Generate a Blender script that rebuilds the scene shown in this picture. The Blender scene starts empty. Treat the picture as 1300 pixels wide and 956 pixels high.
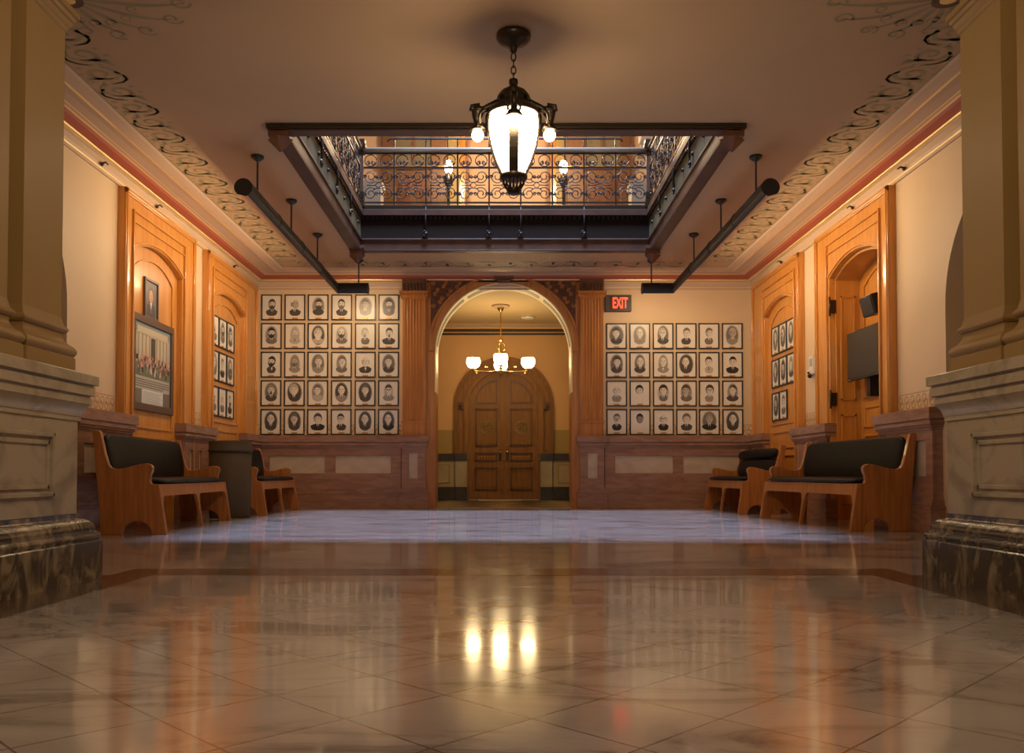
import bpy, bmesh, math, random
from mathutils import Matrix, Vector
random.seed(7)
C = bpy.context.scene.collection
PI = math.pi
K = 0.85                 # every measure below is taken in units of 0.85 m and brought to metres at the end
XL, XR, YB = -4.70, 4.78, 16.5
HC = 4.45                # ceiling height
CX = 0.04                # axis of the hall

# ------------------------------------------------------------------ materials
MATS = {}
def mat(name, col, rough=.5, col2=None, scale=6.0, stretch=(1,1,1), metal=0, coat=0, emit=0, emit_col=None,
        bump=0, detail=4, lo=.35, hi=.65, spec=.5, distort=0.0, trans=0):
    if name in MATS: return MATS[name]
    m = bpy.data.materials.new(name); m.use_nodes = True
    nt = m.node_tree; b = nt.nodes['Principled BSDF']
    b.inputs['Base Color'].default_value = (*col, 1)
    b.inputs['Roughness'].default_value = rough
    b.inputs['Metallic'].default_value = metal
    b.inputs['Specular IOR Level'].default_value = spec
    b.inputs['Coat Weight'].default_value = coat
    b.inputs['Coat Roughness'].default_value = .12
    if emit:
        b.inputs['Emission Color'].default_value = (*(emit_col or col), 1)
        b.inputs['Emission Strength'].default_value = emit
    if col2 or bump:
        tc = nt.nodes.new('ShaderNodeTexCoord'); mp = nt.nodes.new('ShaderNodeMapping')
        mp.inputs['Scale'].default_value = stretch
        nt.links.new(tc.outputs['Object'], mp.inputs['Vector'])
        n = nt.nodes.new('ShaderNodeTexNoise'); n.inputs['Scale'].default_value = scale
        n.inputs['Detail'].default_value = detail; n.inputs['Distortion'].default_value = distort
        nt.links.new(mp.outputs[0], n.inputs['Vector'])
        if col2:
            r = nt.nodes.new('ShaderNodeValToRGB')
            r.color_ramp.elements[0].position = lo; r.color_ramp.elements[1].position = hi
            r.color_ramp.elements[0].color = (*col, 1); r.color_ramp.elements[1].color = (*col2, 1)
            nt.links.new(n.outputs[0], r.inputs[0]); nt.links.new(r.outputs[0], b.inputs['Base Color'])
        if bump:
            bp = nt.nodes.new('ShaderNodeBump'); bp.inputs['Strength'].default_value = bump
            bp.inputs['Distance'].default_value = .01
            nt.links.new(n.outputs[0], bp.inputs['Height']); nt.links.new(bp.outputs[0], b.inputs['Normal'])
    MATS[name] = m
    return m

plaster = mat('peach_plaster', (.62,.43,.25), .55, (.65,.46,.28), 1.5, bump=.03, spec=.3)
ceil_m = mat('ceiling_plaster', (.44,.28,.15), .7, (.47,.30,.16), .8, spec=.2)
cream = mat('cream_cornice', (.50,.34,.22), .5, spec=.3)
gold = mat('gilded_line', (.80,.58,.25), .38, metal=.45)
red_m = mat('oxblood_paint', (.34,.075,.035), .4)
stencil_m = mat('olive_stencil_paint', (.25,.195,.09), .6, (.30,.235,.115), 8)
stencil_r = mat('rust_stencil_paint', (.40,.20,.09), .6)
pier_m = mat('ochre_painted_pier', (.33,.205,.07), .5, (.35,.22,.08), 1.5, spec=.3)
wood = mat('honey_oak', (.62,.255,.042), .28, (.50,.185,.026), 3, (6,6,.5), coat=.35, detail=5)
wood_h = mat('honey_oak_crosswise', (.62,.255,.042), .28, (.50,.185,.026), 3, (.5,.5,7), coat=.35, detail=5)
wood_r = mat('red_oak', (.47,.175,.034), .32, (.36,.12,.022), 3, (7,7,.5), coat=.3, detail=5)
wood_rd = mat('carved_dark_oak', (.14,.050,.017), .5, (.09,.031,.011), 5)
bench_m = mat('bench_oak', (.43,.15,.034), .33, (.30,.095,.02), 4, (8,8,.6), coat=.3, detail=5)
door_m = mat('walnut_door', (.28,.125,.034), .55, (.20,.085,.022), 4, (7,7,.6), spec=.3)
dado_m = mat('rose_brown_marble', (.24,.115,.075), .24, (.32,.17,.115), 2.6, (1,1,5), coat=.35, detail=8, distort=1.2)
dado_p = mat('buff_marble_panel', (.42,.31,.22), .25, (.50,.38,.28), 2.2, (1,1,1.5), coat=.3, distort=1.5, detail=6)
ped_m = mat('grey_buff_marble', (.46,.39,.28), .28, (.27,.225,.16), 1.9, (1,1.3,1.6), coat=.2, detail=9, distort=2.4, lo=.45, hi=.68)
ped_d = mat('veined_green_marble', (.045,.035,.022), .2, (.27,.215,.125), 3.4, (1.6,1.6,1.0), coat=.3, detail=9, distort=2.2, lo=.47, hi=.66)
iron = mat('black_iron', (.018,.013,.012), .4, metal=.3)
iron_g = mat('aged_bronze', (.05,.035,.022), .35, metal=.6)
fix_m = mat('black_enamel', (.016,.012,.011), .5)
steel = mat('polished_rail', (.60,.57,.50), .28, metal=.6)
brass = mat('brass', (.75,.50,.17), .25, metal=1)
vinyl = mat('black_vinyl', (.006,.005,.0045), .5, bump=.25, scale=9, spec=.14)
copper = mat('copper_brown_moulding', (.055,.022,.012), .5, (.085,.034,.018), 4)
olive_p = mat('olive_panel', (.10,.082,.045), .75, (.12,.10,.055), 3, spec=.15)
bin_m = mat('bronze_brown_bin', (.060,.040,.024), .65, spec=.2)
frame_m = mat('black_frame', (.012,.01,.009), .35)
frame_b = mat('brown_frame', (.10,.05,.03), .35)
paper = mat('sepia_paper', (.74,.65,.53), .35, (.70,.61,.49), 6)
INK = [mat('ink_%s' % n, c, .35) for n, c in zip(('black','dark','umber','grey','pale','light'),
      [(.02,.017,.015),(.065,.053,.045),(.16,.13,.105),(.28,.235,.185),(.44,.37,.29),(.66,.57,.46)])]
plate = mat('engraved_plate', (.52,.24,.05), .35, metal=.4)
screen = mat('dark_screen', (.02,.018,.015), .22)
white_pl = mat('white_plastic', (.65,.60,.52), .4)
glow = mat('milk_glass_lit', (1,.9,.75), .3, emit=34, emit_col=(1,.79,.50))
bulb = mat('bulb_lit', (1,.9,.75), .3, emit=40, emit_col=(1,.79,.50))
glow_h = mat('hall_globe_lit', (1,.9,.75), .3, emit=26, emit_col=(1,.72,.34))
glow_u = mat('gallery_globe_lit', (1,.9,.75), .3, emit=11, emit_col=(1,.85,.6))
exit_m = mat('exit_red_lit', (.5,.02,.01), .4, emit=3.2, emit_col=(1,.04,.012))
hall_wall = mat('hall_ochre_plaster', (.62,.35,.14), .6, (.65,.37,.15), 1.2)
hall_low = mat('hall_olive_plaster', (.36,.24,.075), .6)
hall_dark = mat('hall_black_marble', (.018,.013,.012), .3, (.035,.025,.02), 4)
hall_pale = mat('hall_buff_marble', (.42,.34,.20), .3, (.36,.28,.16), 3, distort=1)
up_wall = mat('gallery_peach', (.62,.42,.26), .6, (.66,.46,.30), 1.5)
up_yel = mat('gallery_yellow', (.75,.55,.22), .6)
pale_st = mat('pale_grey_stone', (.55,.52,.46), .4, (.45,.42,.38), 3)
fascia_m = mat('shaded_fascia', (.016,.010,.007), .7, spec=.12)  # shade on the unlit end fascias, put into the colour
up_wood = mat('gallery_brown_wood', (.16,.075,.032), .5, (.13,.058,.024), 4, (6,6,.5))
glass_d = mat('dim_glass', (.16,.13,.08), .1, spec=.8)

def floor_material():
    m = bpy.data.materials.new('polished_marble_floor'); m.use_nodes = True
    nt = m.node_tree; b = nt.nodes['Principled BSDF']; L = nt.links.new; N = nt.nodes.new
    tc = N('ShaderNodeTexCoord'); mp = N('ShaderNodeMapping'); mp.inputs['Rotation'].default_value = (0,0,PI/4); mp.inputs['Location'].default_value = (1.223*K,-.983*K,0)
    L(tc.outputs['Object'], mp.inputs[0])
    br = N('ShaderNodeTexBrick'); br.offset = 0; br.squash = 1
    br.inputs['Scale'].default_value = 1/(.35*K)
    br.inputs['Brick Width'].default_value = 1; br.inputs['Row Height'].default_value = 1
    br.inputs['Mortar Size'].default_value = .011; br.inputs['Mortar Smooth'].default_value = .3
    br.inputs['Color1'].default_value = (1,1,1,1); br.inputs['Color2'].default_value = (.90,.89,.89,1)
    br.inputs['Mortar'].default_value = (.30,.26,.23,1)
    L(mp.outputs[0], br.inputs['Vector'])
    n = N('ShaderNodeTexNoise'); n.inputs['Scale'].default_value = 1.5; n.inputs['Detail'].default_value = 9
    n.inputs['Distortion'].default_value = 2.2; n.inputs['Roughness'].default_value = .62
    mp2 = N('ShaderNodeMapping'); mp2.inputs['Scale'].default_value = (.6,1.5,1); mp2.inputs['Rotation'].default_value=(0,0,.5)
    L(tc.outputs['Object'], mp2.inputs[0]); L(mp2.outputs[0], n.inputs['Vector'])
    r = N('ShaderNodeValToRGB'); e = r.color_ramp.elements
    e[0].position = .33; e[0].color = (.14,.12,.12,1); e[1].position = .48; e[1].color = (.41,.375,.37,1)
    e2 = r.color_ramp.elements.new(.7); e2.color = (.49,.46,.46,1)
    L(n.outputs[0], r.inputs[0])
    mx = N('ShaderNodeMix'); mx.data_type = 'RGBA'; mx.blend_type = 'MULTIPLY'; mx.inputs[0].default_value = 1
    L(r.outputs[0], mx.inputs[6]); L(br.outputs['Color'], mx.inputs[7]); L(mx.outputs[2], b.inputs['Base Color'])
    b.inputs['Roughness'].default_value = .12; b.inputs['Coat Weight'].default_value = .35; b.inputs['Coat Roughness'].default_value = .06
    n2 = N('ShaderNodeTexNoise'); n2.inputs['Scale'].default_value = 2.2; n2.inputs['Detail'].default_value = 2
    L(tc.outputs['Object'], n2.inputs['Vector'])
    bp = N('ShaderNodeBump'); bp.inputs['Strength'].default_value = .06; bp.inputs['Distance'].default_value = .02
    L(n2.outputs[0], bp.inputs['Height']); L(bp.outputs[0], b.inputs['Normal']); L(bp.outputs[0], b.inputs['Coat Normal'])
    return m
floor_m = floor_material()
def checker_material():
    m = bpy.data.materials.new('hall_checker_marble'); m.use_nodes = True
    nt = m.node_tree; b = nt.nodes['Principled BSDF']
    tc = nt.nodes.new('ShaderNodeTexCoord'); mp = nt.nodes.new('ShaderNodeMapping'); mp.inputs['Rotation'].default_value = (0,0,PI/4)
    ch = nt.nodes.new('ShaderNodeTexChecker'); ch.inputs['Scale'].default_value = 1.35
    ch.inputs['Color1'].default_value = (.30,.22,.10,1); ch.inputs['Color2'].default_value = (.03,.022,.015,1)
    nt.links.new(tc.outputs['Object'], mp.inputs[0]); nt.links.new(mp.outputs[0], ch.inputs[0])
    nt.links.new(ch.outputs[0], b.inputs['Base Color']); b.inputs['Roughness'].default_value = .3
    return m
check_m = checker_material()

# ------------------------------------------------------------------ mesh builder
class MB:
    def __init__(s, M=None): s.bm = bmesh.new(); s.mats = []; s.M = M
    def mi(s, m):
        if m not in s.mats: s.mats.append(m)
        return s.mats.index(m)
    def v(s, co):
        co = Vector(co)
        return s.bm.verts.new(s.M @ co if s.M is not None else co)
    def face(s, vs, m, smooth=False):
        try: f = s.bm.faces.new(vs)
        except ValueError: return None
        f.material_index = s.mi(m); f.smooth = smooth
        return f
    def box(s, x0, x1, y0, y1, z0, z1, m):
        V = [s.v(p) for p in ((x0,y0,z0),(x1,y0,z0),(x1,y1,z0),(x0,y1,z0),(x0,y0,z1),(x1,y0,z1),(x1,y1,z1),(x0,y1,z1))]
        for f in ((3,2,1,0),(4,5,6,7),(0,1,5,4),(1,2,6,5),(2,3,7,6),(3,0,4,7)): s.face([V[i] for i in f], m)
    def prism(s, pts, ax, a, b, m, fn=None):
        mk = {'x': lambda p, t: (t, p[0], p[1]), 'y': lambda p, t: (p[0], t, p[1]), 'z': lambda p, t: (p[0], p[1], t)}[ax]
        f_ = fn or (lambda q: q)
        A = [s.v(f_(mk(p, a))) for p in pts]; B = [s.v(f_(mk(p, b))) for p in pts]
        n = len(pts)
        s.face(A[::-1], m); s.face(B, m)
        for i in range(n): s.face([A[i], A[(i+1) % n], B[(i+1) % n], B[i]], m)
    def strip(s, inner, outer, ax, a, b, m):
        """solid band between two matching open outlines"""
        s.prism_band(inner, outer, ax, a, b, m)
    def prism_band(s, P, Q, ax, a, b, m):
        mk = {'x': lambda p, t: (t, p[0], p[1]), 'y': lambda p, t: (p[0], t, p[1]), 'z': lambda p, t: (p[0], p[1], t)}[ax]
        rows = [[s.v(mk(p, a)) for p in P], [s.v(mk(q, a)) for q in Q], [s.v(mk(q, b)) for q in Q], [s.v(mk(p, b)) for p in P]]
        n = len(P)
        for i in range(n-1):
            for j in range(4):
                k = (j+1) % 4
                s.face([rows[j][i], rows[j][i+1], rows[k][i+1], rows[k][i]], m)
        s.face([rows[j][0] for j in range(4)], m); s.face([rows[j][-1] for j in (3,2,1,0)], m)
    def tube(s, path, r, m, n=6, closed=False):
        P = [Vector(p) for p in path]; N = len(P); rings = []
        up0 = None
        for i in range(N):
            t = (P[(i+1) % N]-P[i-1]) if closed else (P[min(i+1, N-1)]-P[max(i-1, 0)])
            if t.length < 1e-9: t = Vector((0,0,1))
            t.normalize()
            if up0 is None:
                up0 = Vector((0,0,1)) if abs(t.z) < .9 else Vector((1,0,0))
            sd = t.cross(up0)
            if sd.length < 1e-4: sd = t.orthogonal()
            sd.normalize(); up = sd.cross(t).normalized(); up0 = up
            rr = r(i/(N-1)) if callable(r) else r
            rings.append([s.v(P[i]+sd*math.cos(2*PI*k/n)*rr+up*math.sin(2*PI*k/n)*rr) for k in range(n)])
        for i in range(N if closed else N-1):
            A, B = rings[i], rings[(i+1) % N]
            for k in range(n): s.face([A[k], A[(k+1) % n], B[(k+1) % n], B[k]], m, n > 4)
        if not closed: s.face(rings[0][::-1], m); s.face(rings[-1], m)
    def lathe(s, prof, m, c=(0,0,0), n=24, smooth=True):
        rings = []
        for r, z in prof:
            if r < 1e-5: rings.append([s.v((c[0], c[1], c[2]+z))])
            else: rings.append([s.v((c[0]+r*math.cos(2*PI*k/n), c[1]+r*math.sin(2*PI*k/n), c[2]+z)) for k in range(n)])
        for A, B in zip(rings, rings[1:]):
            for k in range(n):
                a0, a1, b0, b1 = A[k % len(A)], A[(k+1) % len(A)], B[k % len(B)], B[(k+1) % len(B)]
                q = []
                for x in (a0, a1, b1, b0):
                    if x not in q: q.append(x)
                if len(q) > 2: s.face(q, m, smooth)
    def ball(s, c, r, m, n=16, sz=1.0):
        k = max(6, n//2)
        s.lathe([(r*math.sin(PI*i/k), -r*sz*math.cos(PI*i/k)) for i in range(k+1)], m, c, n)
    def ribbon(s, path, w, m, nrm=(0,0,1)):
        """flat painted line; path 3-D, w width or function"""
        P = [Vector(p) for p in path]; nr = Vector(nrm); N = len(P); prev = None
        for i in range(N):
            t = P[min(i+1, N-1)]-P[max(i-1, 0)]
            sd = t.cross(nr); sd.normalize()
            ww = (w(i/(N-1)) if callable(w) else w)*.5
            cur = (s.v(P[i]-sd*ww), s.v(P[i]+sd*ww))
            if prev: s.face([prev[0], prev[1], cur[1], cur[0]], m)
            prev = cur
    def ell(s, cx, cz, rx, rz, y, m, a0=0, a1=2*PI, n=20, rot=0):
        vs = []
        full = abs(a1-a0-2*PI) < 1e-6
        for i in range(n if full else n+1):
            a = a0+(a1-a0)*i/n
            px, pz = rx*math.cos(a), rz*math.sin(a)
            vs.append(s.v((cx+px*math.cos(rot)-pz*math.sin(rot), y, cz+px*math.sin(rot)+pz*math.cos(rot))))
        s.face(vs, m)
    def poly(s, pts, y, m): s.face([s.v((p[0], y, p[1])) for p in pts], m)
    def build(s, name, parent=None, bevel=0, kind=None, seg=2, loc=None):
        bmesh.ops.recalc_face_normals(s.bm, faces=s.bm.faces)
        me = bpy.data.meshes.new(name); s.bm.to_mesh(me); s.bm.free()
        for m in s.mats: me.materials.append(m)
        o = bpy.data.objects.new(name, me); C.objects.link(o)
        if parent: o.parent = parent
        if loc: o.location = loc
        if kind: o['kind'] = kind
        if bevel:
            b = o.modifiers.new('edge', 'BEVEL'); b.width = bevel; b.segments = seg; b.limit_method = 'ANGLE'; b.angle_limit = .6
        return o

def empty(name, loc=(0,0,0), rz=0, label=None, cat=None, group=None, kind=None):
    o = bpy.data.objects.new(name, None); C.objects.link(o); o.location = loc; o.rotation_euler = (0,0,rz)
    o.empty_display_size = .2
    tag(o, label, cat, group, kind)
    return o
def tag(o, label=None, cat=None, group=None, kind=None):
    if label: o['label'] = label
    if cat: o['category'] = cat
    if group: o['group'] = group
    if kind: o['kind'] = kind
    return o
def copy_tree(o, parent=None):
    c = o.copy(); C.objects.link(c)
    if parent: c.parent = parent
    for ch in [x for x in list(o.children)]: copy_tree(ch, c)
    return c
def mark(o, label, cat):                 # description of a part of the building itself
    o['label'] = label; o['category'] = cat; return o

# local frames: u along the wall, v out into the room, h up
ML = Matrix(((0,1,0,XL),(1,0,0,0),(0,0,1,0),(0,0,0,1)))
MR = Matrix(((0,-1,0,XR),(1,0,0,0),(0,0,1,0),(0,0,0,1)))
MK = Matrix(((1,0,0,0),(0,-1,0,YB),(0,0,1,0),(0,0,0,1)))

def arc(cx, cz, r, a0, a1, n=24, rz=None):
    rz = rz or r
    return [(cx+r*math.cos(a0+(a1-a0)*i/n), cz+rz*math.sin(a0+(a1-a0)*i/n)) for i in range(n+1)]
def seg_arch(u0, u1, spring, rise, n=20, grow=0):
    """segmental arch outline from u0 to u1"""
    w = (u1-u0)/2; R = (w*w+rise*rise)/(2*rise); c = (u0+u1)/2; zc = spring+rise-R
    a = math.asin(w/R); R2 = R+grow
    a2 = math.asin(min(.999, (w+grow)/R2))
    return [(c+R2*math.sin(-a2+2*a2*i/n), zc+R2*math.cos(-a2+2*a2*i/n)) for i in range(n+1)]

# ------------------------------------------------------------------ floor, walls, ceiling
X0O, X1O, Y0O, Y1O = -2.52, 2.60, 9.30, 14.56      # opening in the ceiling
b = MB(); b.box(-9, 9.1, -1.5, 16.5, -.2, 0, floor_m); b.build('floor', kind='structure')
b = MB(); b.box(-7, 7.1, 16.5, 21.7, -.2, 0, check_m); mark(b.build('floor_hall', kind='structure'), 'checkered marble floor of the hall behind the archway', 'floor')
b = MB()
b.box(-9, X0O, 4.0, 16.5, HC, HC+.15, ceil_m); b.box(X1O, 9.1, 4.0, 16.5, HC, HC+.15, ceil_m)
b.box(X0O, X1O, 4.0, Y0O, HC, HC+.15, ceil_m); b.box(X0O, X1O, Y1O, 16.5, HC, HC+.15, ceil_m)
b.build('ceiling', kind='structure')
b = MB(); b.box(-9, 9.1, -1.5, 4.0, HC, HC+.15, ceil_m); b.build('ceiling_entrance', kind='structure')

def side_wall(M, name, niche):
    b = MB(M)
    # wall beyond the side arch
    if niche:
        u0, u1, sp, ri = niche
        b.box(9.31, u0, -.5, 0, 0, HC, plaster); b.box(u1, 16.5, -.5, 0, 0, HC, plaster)
        b.prism([(u0,HC),(u0,sp)]+seg_arch(u0, u1, sp, ri)[1:-1]+[(u1,sp),(u1,HC)], 'y', -.5, 0, plaster)
        b.box(u0, u1, -.55, -.40, 0, HC, plaster)
    else:
        b.box(9.31, 16.5, -.5, 0, 0, HC, plaster)
    # piece with the tall round arch beside the pier
    b.prism([(9.31,HC),(9.31,2.45)]+arc(8.05, 2.45, 1.26, 0, PI, 28)[1:-1]+[(6.79,2.45),(6.79,0),(4.2,0),(4.2,HC)], 'y', -.5, 0, plaster)
    return b.build(name, kind='structure')
side_wall(ML, 'wall_left', None)
side_wall(MR, 'wall_right', (10.72, 12.40, 3.45, .19))
b = MB()
AX, AZ, AR = .02, 2.985, 1.31
b.prism([(XL-.6,0),(XL-.6,HC),(XR+.6,HC),(XR+.6,0),(AX+AR,0),(AX+AR,AZ)]+arc(AX, AZ, AR, 0, PI, 36)[1:-1]+[(AX-AR,AZ),(AX-AR,0)], 'y', YB, YB+.55, plaster)
b.build('wall_back', kind='structure')
b = MB(); b.box(-9.1, -9.0, -1.5, 16.5, 0, HC, pier_m); b.build('wall_corridor_left', kind='structure')
b = MB(); b.box(9.1, 9.2, -1.5, 16.5, 0, HC, pier_m); b.build('wall_corridor_right', kind='structure')

# ------------------------------------------------------------------ cornice
prof = [(0,4.17,cream),(.02,4.17,cream),(.022,4.205,gold),(.030,4.218,cream),(.04,4.25,cream),(.045,4.315,cream),(.06,4.325,gold),(.10,4.335,gold),
        (.105,4.35,red_m),(.14,4.362,red_m),(.19,4.385,red_m),(.215,4.41,gold),(.24,4.415,cream),(.27,4.418,gold),(.285,4.42,cream),(.40,4.423,cream),
        (.47,4.418,gold),(.50,4.42,cream),(.62,4.437,cream),(.65,4.4495,stencil_m),(.67,4.4495,stencil_m)]
b = MB()
prev = None
for d, h, m in prof:
    pts = [(XL+d, 4.2, h), (XL+d, YB-d, h), (XR-d, YB-d, h), (XR-d, 4.2, h)]
    cur = [b.v(p) for p in pts]
    if prev:
        for i in range(3): b.face([prev[0][i], prev[0][i+1], cur[i+1], cur[i]], prev[1])
    prev = (cur, m)
mark(b.build('trim_1', kind='structure'), 'moulded cream cornice with an oxblood band and gilded lines', 'cornice')

# painted stencils on the ceiling
def spiral(c, r0, r1, a0, turns, n=22):
    return [(c[0]+(r0+(r1-r0)*t)*math.cos(a0+turns*2*PI*t), c[1]+(r0+(r1-r0)*t)*math.sin(a0+turns*2*PI*t)) for t in [i/n for i in range(n+1)]]
def scroll_unit(fn0, s, flip):
    fn = lambda s_, a_: fn0(s_, .20+(a_-.20)*1.14)
    """one curl of the running scroll, local x along the run, y across 0..0.4"""
    f = -1 if flip else 1
    out = []
    def put(pts, w): out.append(([fn(s+x, .20+f*y) for x, y in pts], w))
    sp = spiral((0,-.01), .165, .03, PI*.9, -1.45)
    put(sp, lambda t: .034*(1-.45*t)+.004)
    put(spiral((0,-.01), .115, .05, PI*.2, -.55, 12), lambda t: .022*math.sin(PI*min(1, t+.1))+.003)
    put([(-.17,-.0),(-.20,-.10),(-.27,-.165),(-.36,-.17),(-.43,-.12)], .026)
    put([(.02,.17),(.10,.175),(.17,.12),(.20,.03)], lambda t: .028*(1-t)+.008)
    for a in (.2,.55,.9,1.3):
        x, y = .20*math.cos(a*1.7), -.20*abs(math.sin(a*1.7))
        put([(x*.9,y*.8),(x*1.05,y*1.0),(x*1.1+.03,y*1.08-.0)], lambda t: .03*(1-t)+.003)
    put([(-.30,.05),(-.24,.12),(-.16,.19)], lambda t: .04*math.sin(PI*t)+.004)
    put([(-.30,-.02),(-.27,.06),(-.29,.17)], lambda t: .035*math.sin(PI*t)+.004)
    return out
b = MB(); zc = HC-.0012
def run(fn, length, step=.37):
    n = int(length/step)
    for i in range(n):
        for pts, w in scroll_unit(fn, (i+.5)*length/n, i % 2):
            b.ribbon(pts, (lambda t, w=w: 1.25*w(t)) if callable(w) else w*1.25, stencil_m, (0,0,1))
run(lambda s, a: (XL+.69+a, 7.2+s, zc), 8.3)
run(lambda s, a: (XR-.69-a, 7.2+s, zc), 8.3)
run(lambda s, a: (XL+1.1+s, YB-.69-a, zc), XR-XL-2.2)
mark(b.build('trim_2', kind='structure'), 'olive scroll border stencilled round the ceiling', 'stencil')
for sgn, cx in ((1, -3.50), (-1, 3.58)):
    b = MB()
    cy = 6.85
    for a, ln, cu in ((.05,.95,.3),(.35,.85,.5),(.75,.7,.5),(1.15,.6,.5),(1.6,.5,.4),(-.3,.8,-.5),(-.75,.6,-.5),(2.1,.4,.3)):
        pts = []
        for i in range(13):
            t = i/12; aa = a+cu*math.sin(t*PI)*.35
            pts.append((cx+sgn*math.cos(aa)*ln*t*1.0, cy+math.sin(aa)*ln*t, zc))
        b.ribbon(pts, lambda t: .045*math.sin(PI*min(1, t*1.05))+.006, stencil_m)
        ex, ey, _ = pts[-1]
        b.ribbon([(x, y, zc) for x, y in spiral((ex-sgn*.06, ey), .09, .025, a, 1.1*sgn, 16)], .022, stencil_m)
        mx, my, _ = pts[6]
        b.ribbon([(x, y, zc) for x, y in spiral((mx, my+.07), .06, .02, a+1, 1.0, 12)], .018, stencil_m)
    b.lathe([(0,0),(.13,0)], copper, (cx, cy, zc-.001), 20); b.lathe([(0,0),(.07,0)], gold, (cx, cy, zc-.002), 16)
    mark(b.build('trim_%d' % (3 if sgn > 0 else 4), kind='structure'), 'olive leaf ornament painted on the ceiling by the pier', 'stencil')

# chain-pattern stencil bands above the dado
def chain_band(M, runs, name):
    b = MB(M)
    for u0, u1 in runs:
        n = max(1, int((u1-u0)/.13))
        for i in range(n):
            c = u0+(i+.5)*(u1-u0)/n
            for q, hz in ((0,1.455),(.065,1.515)):
                b.ribbon([(c+q*.5+.045*math.cos(t*PI/6), .0012, hz+.045*math.sin(t*PI/6)) for t in range(13)], .014, stencil_r, (0,1,0))
        for hz in (1.395, 1.585):
            b.ribbon([(u0,.0012,hz),(u1,.0012,hz)], .010, stencil_r, (0,1,0))
    return mark(b.build(name, kind='structure'), 'rust chain-pattern stencil band above the dado', 'stencil')
chain_band(ML, [(9.4,10.45),(12.96,13.48)], 'trim_5')
chain_band(MR, [(9.4,10.42),(12.96,13.62)], 'trim_6')
chain_band(MK, [(XL+.02,-1.92),(1.96,XR-.02)], 'trim_7')

# ------------------------------------------------------------------ dado (wainscot)
def dado_run(b, u0, u1, panels, h_top=1.375, e=0.0, ends=(1,1)):
    """panels: (a, b, h0, h1) openings showing buff marble; e: extra projection"""
    B = .08+e
    b.box(u0, u1, .001, B, .0, 1.16, dado_m)
    for a0, a1, h0, h1 in panels:
        b.box(a0, a1, B, B+.006, h0, h1, dado_p)
    # rails and stiles stand proud of the panels
    f = .035
    cuts = sorted(panels)
    lo = min([p[2] for p in cuts], default=.6); hi = max([p[3] for p in cuts], default=.9)
    b.box(u0, u1, B, B+f, 0, lo, dado_m); b.box(u0, u1, B, B+f, hi, 1.16, dado_m)
    edge = u0
    for a0, a1, h0, h1 in cuts:
        b.box(edge, a0, B, B+f, lo, hi, dado_m); edge = a1
    b.box(edge, u1, B, B+f, lo, hi, dado_m)
    P = B+f
    for (h0, h1, p) in ((0,.27,.055),(.27,.30,.062),(.30,.345,.035),(.345,.375,.022)):
        b.box(u0-(p if ends[0] else 0), u1+(p if ends[1] else 0), .001, P+p, h0, h1, dado_m)
    for (h0, h1, p) in ((1.13,1.16,.012),(1.16,1.19,.03),(1.19,1.235,.05),(1.235,1.25,.042),(1.25,1.36,.065),(1.36,h_top,.055)):
        b.box(u0-(p if ends[0] else 0), u1+(p if ends[1] else 0), .001, P+p, h0, h1, dado_m)
def px_b(px): return (px-638)*.015
b = MB(MK)
dado_run(b, XL+.02, px_b(510), [(px_b(344),px_b(414),.66,.99),(px_b(427),px_b(497),.66,.99)], ends=(0,0))
dado_run(b, px_b(511), px_b(541), [(px_b(519.5),px_b(531.5),.56,1.04)], e=.05)
mark(b.build('baseboard_back_1', bevel=.006, kind='structure'), 'rose marble dado with buff panels under the larger portrait grid', 'dado')
b = MB(MK)
dado_run(b, px_b(767), XR-.02, [(px_b(780),px_b(853),.66,.99),(px_b(866),px_b(938),.66,.99)], ends=(0,0))
dado_run(b, px_b(735.5), px_b(766), [(px_b(745),px_b(758),.56,1.04)], e=.05)
mark(b.build('baseboard_back_2', bevel=.006, kind='structure'), 'rose marble dado with buff panels below the EXIT sign', 'dado')
b = MB(ML); dado_run(b, 9.34, 10.70, [(9.5,10.3,.66,.99)], ends=(1,1)); b.build('baseboard_left_1', bevel=.006, kind='structure')
b = MB(ML); dado_run(b, 12.44, 13.70, [(12.72,12.84,.5,1.0),(13.1,13.22,.5,1.0)]); b.build('baseboard_left_2', bevel=.006, kind='structure')
b = MB(ML); dado_run(b, 15.46, 16.37, [], ends=(1,0)); b.build('baseboard_left_3', bevel=.006, kind='structure')
b = MB(MR); dado_run(b, 9.40, 10.72, [(9.55,10.35,.62,1.02)]); b.build('baseboard_right_1', bevel=.006, kind='structure')
b = MB(MR); dado_run(b, 12.44, 13.82, [(12.74,12.86,.5,1.0),(13.15,13.27,.5,1.0)])
b.box(12.42, 12.9, -.12, .02, 0, 1.375, dado_m)
b.build('baseboard_right_2', bevel=.006, kind='structure')
b = MB(MR); dado_run(b, 15.50, 16.37, [], ends=(1,0)); b.build('baseboard_right_3', bevel=.006, kind='structure')

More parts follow.
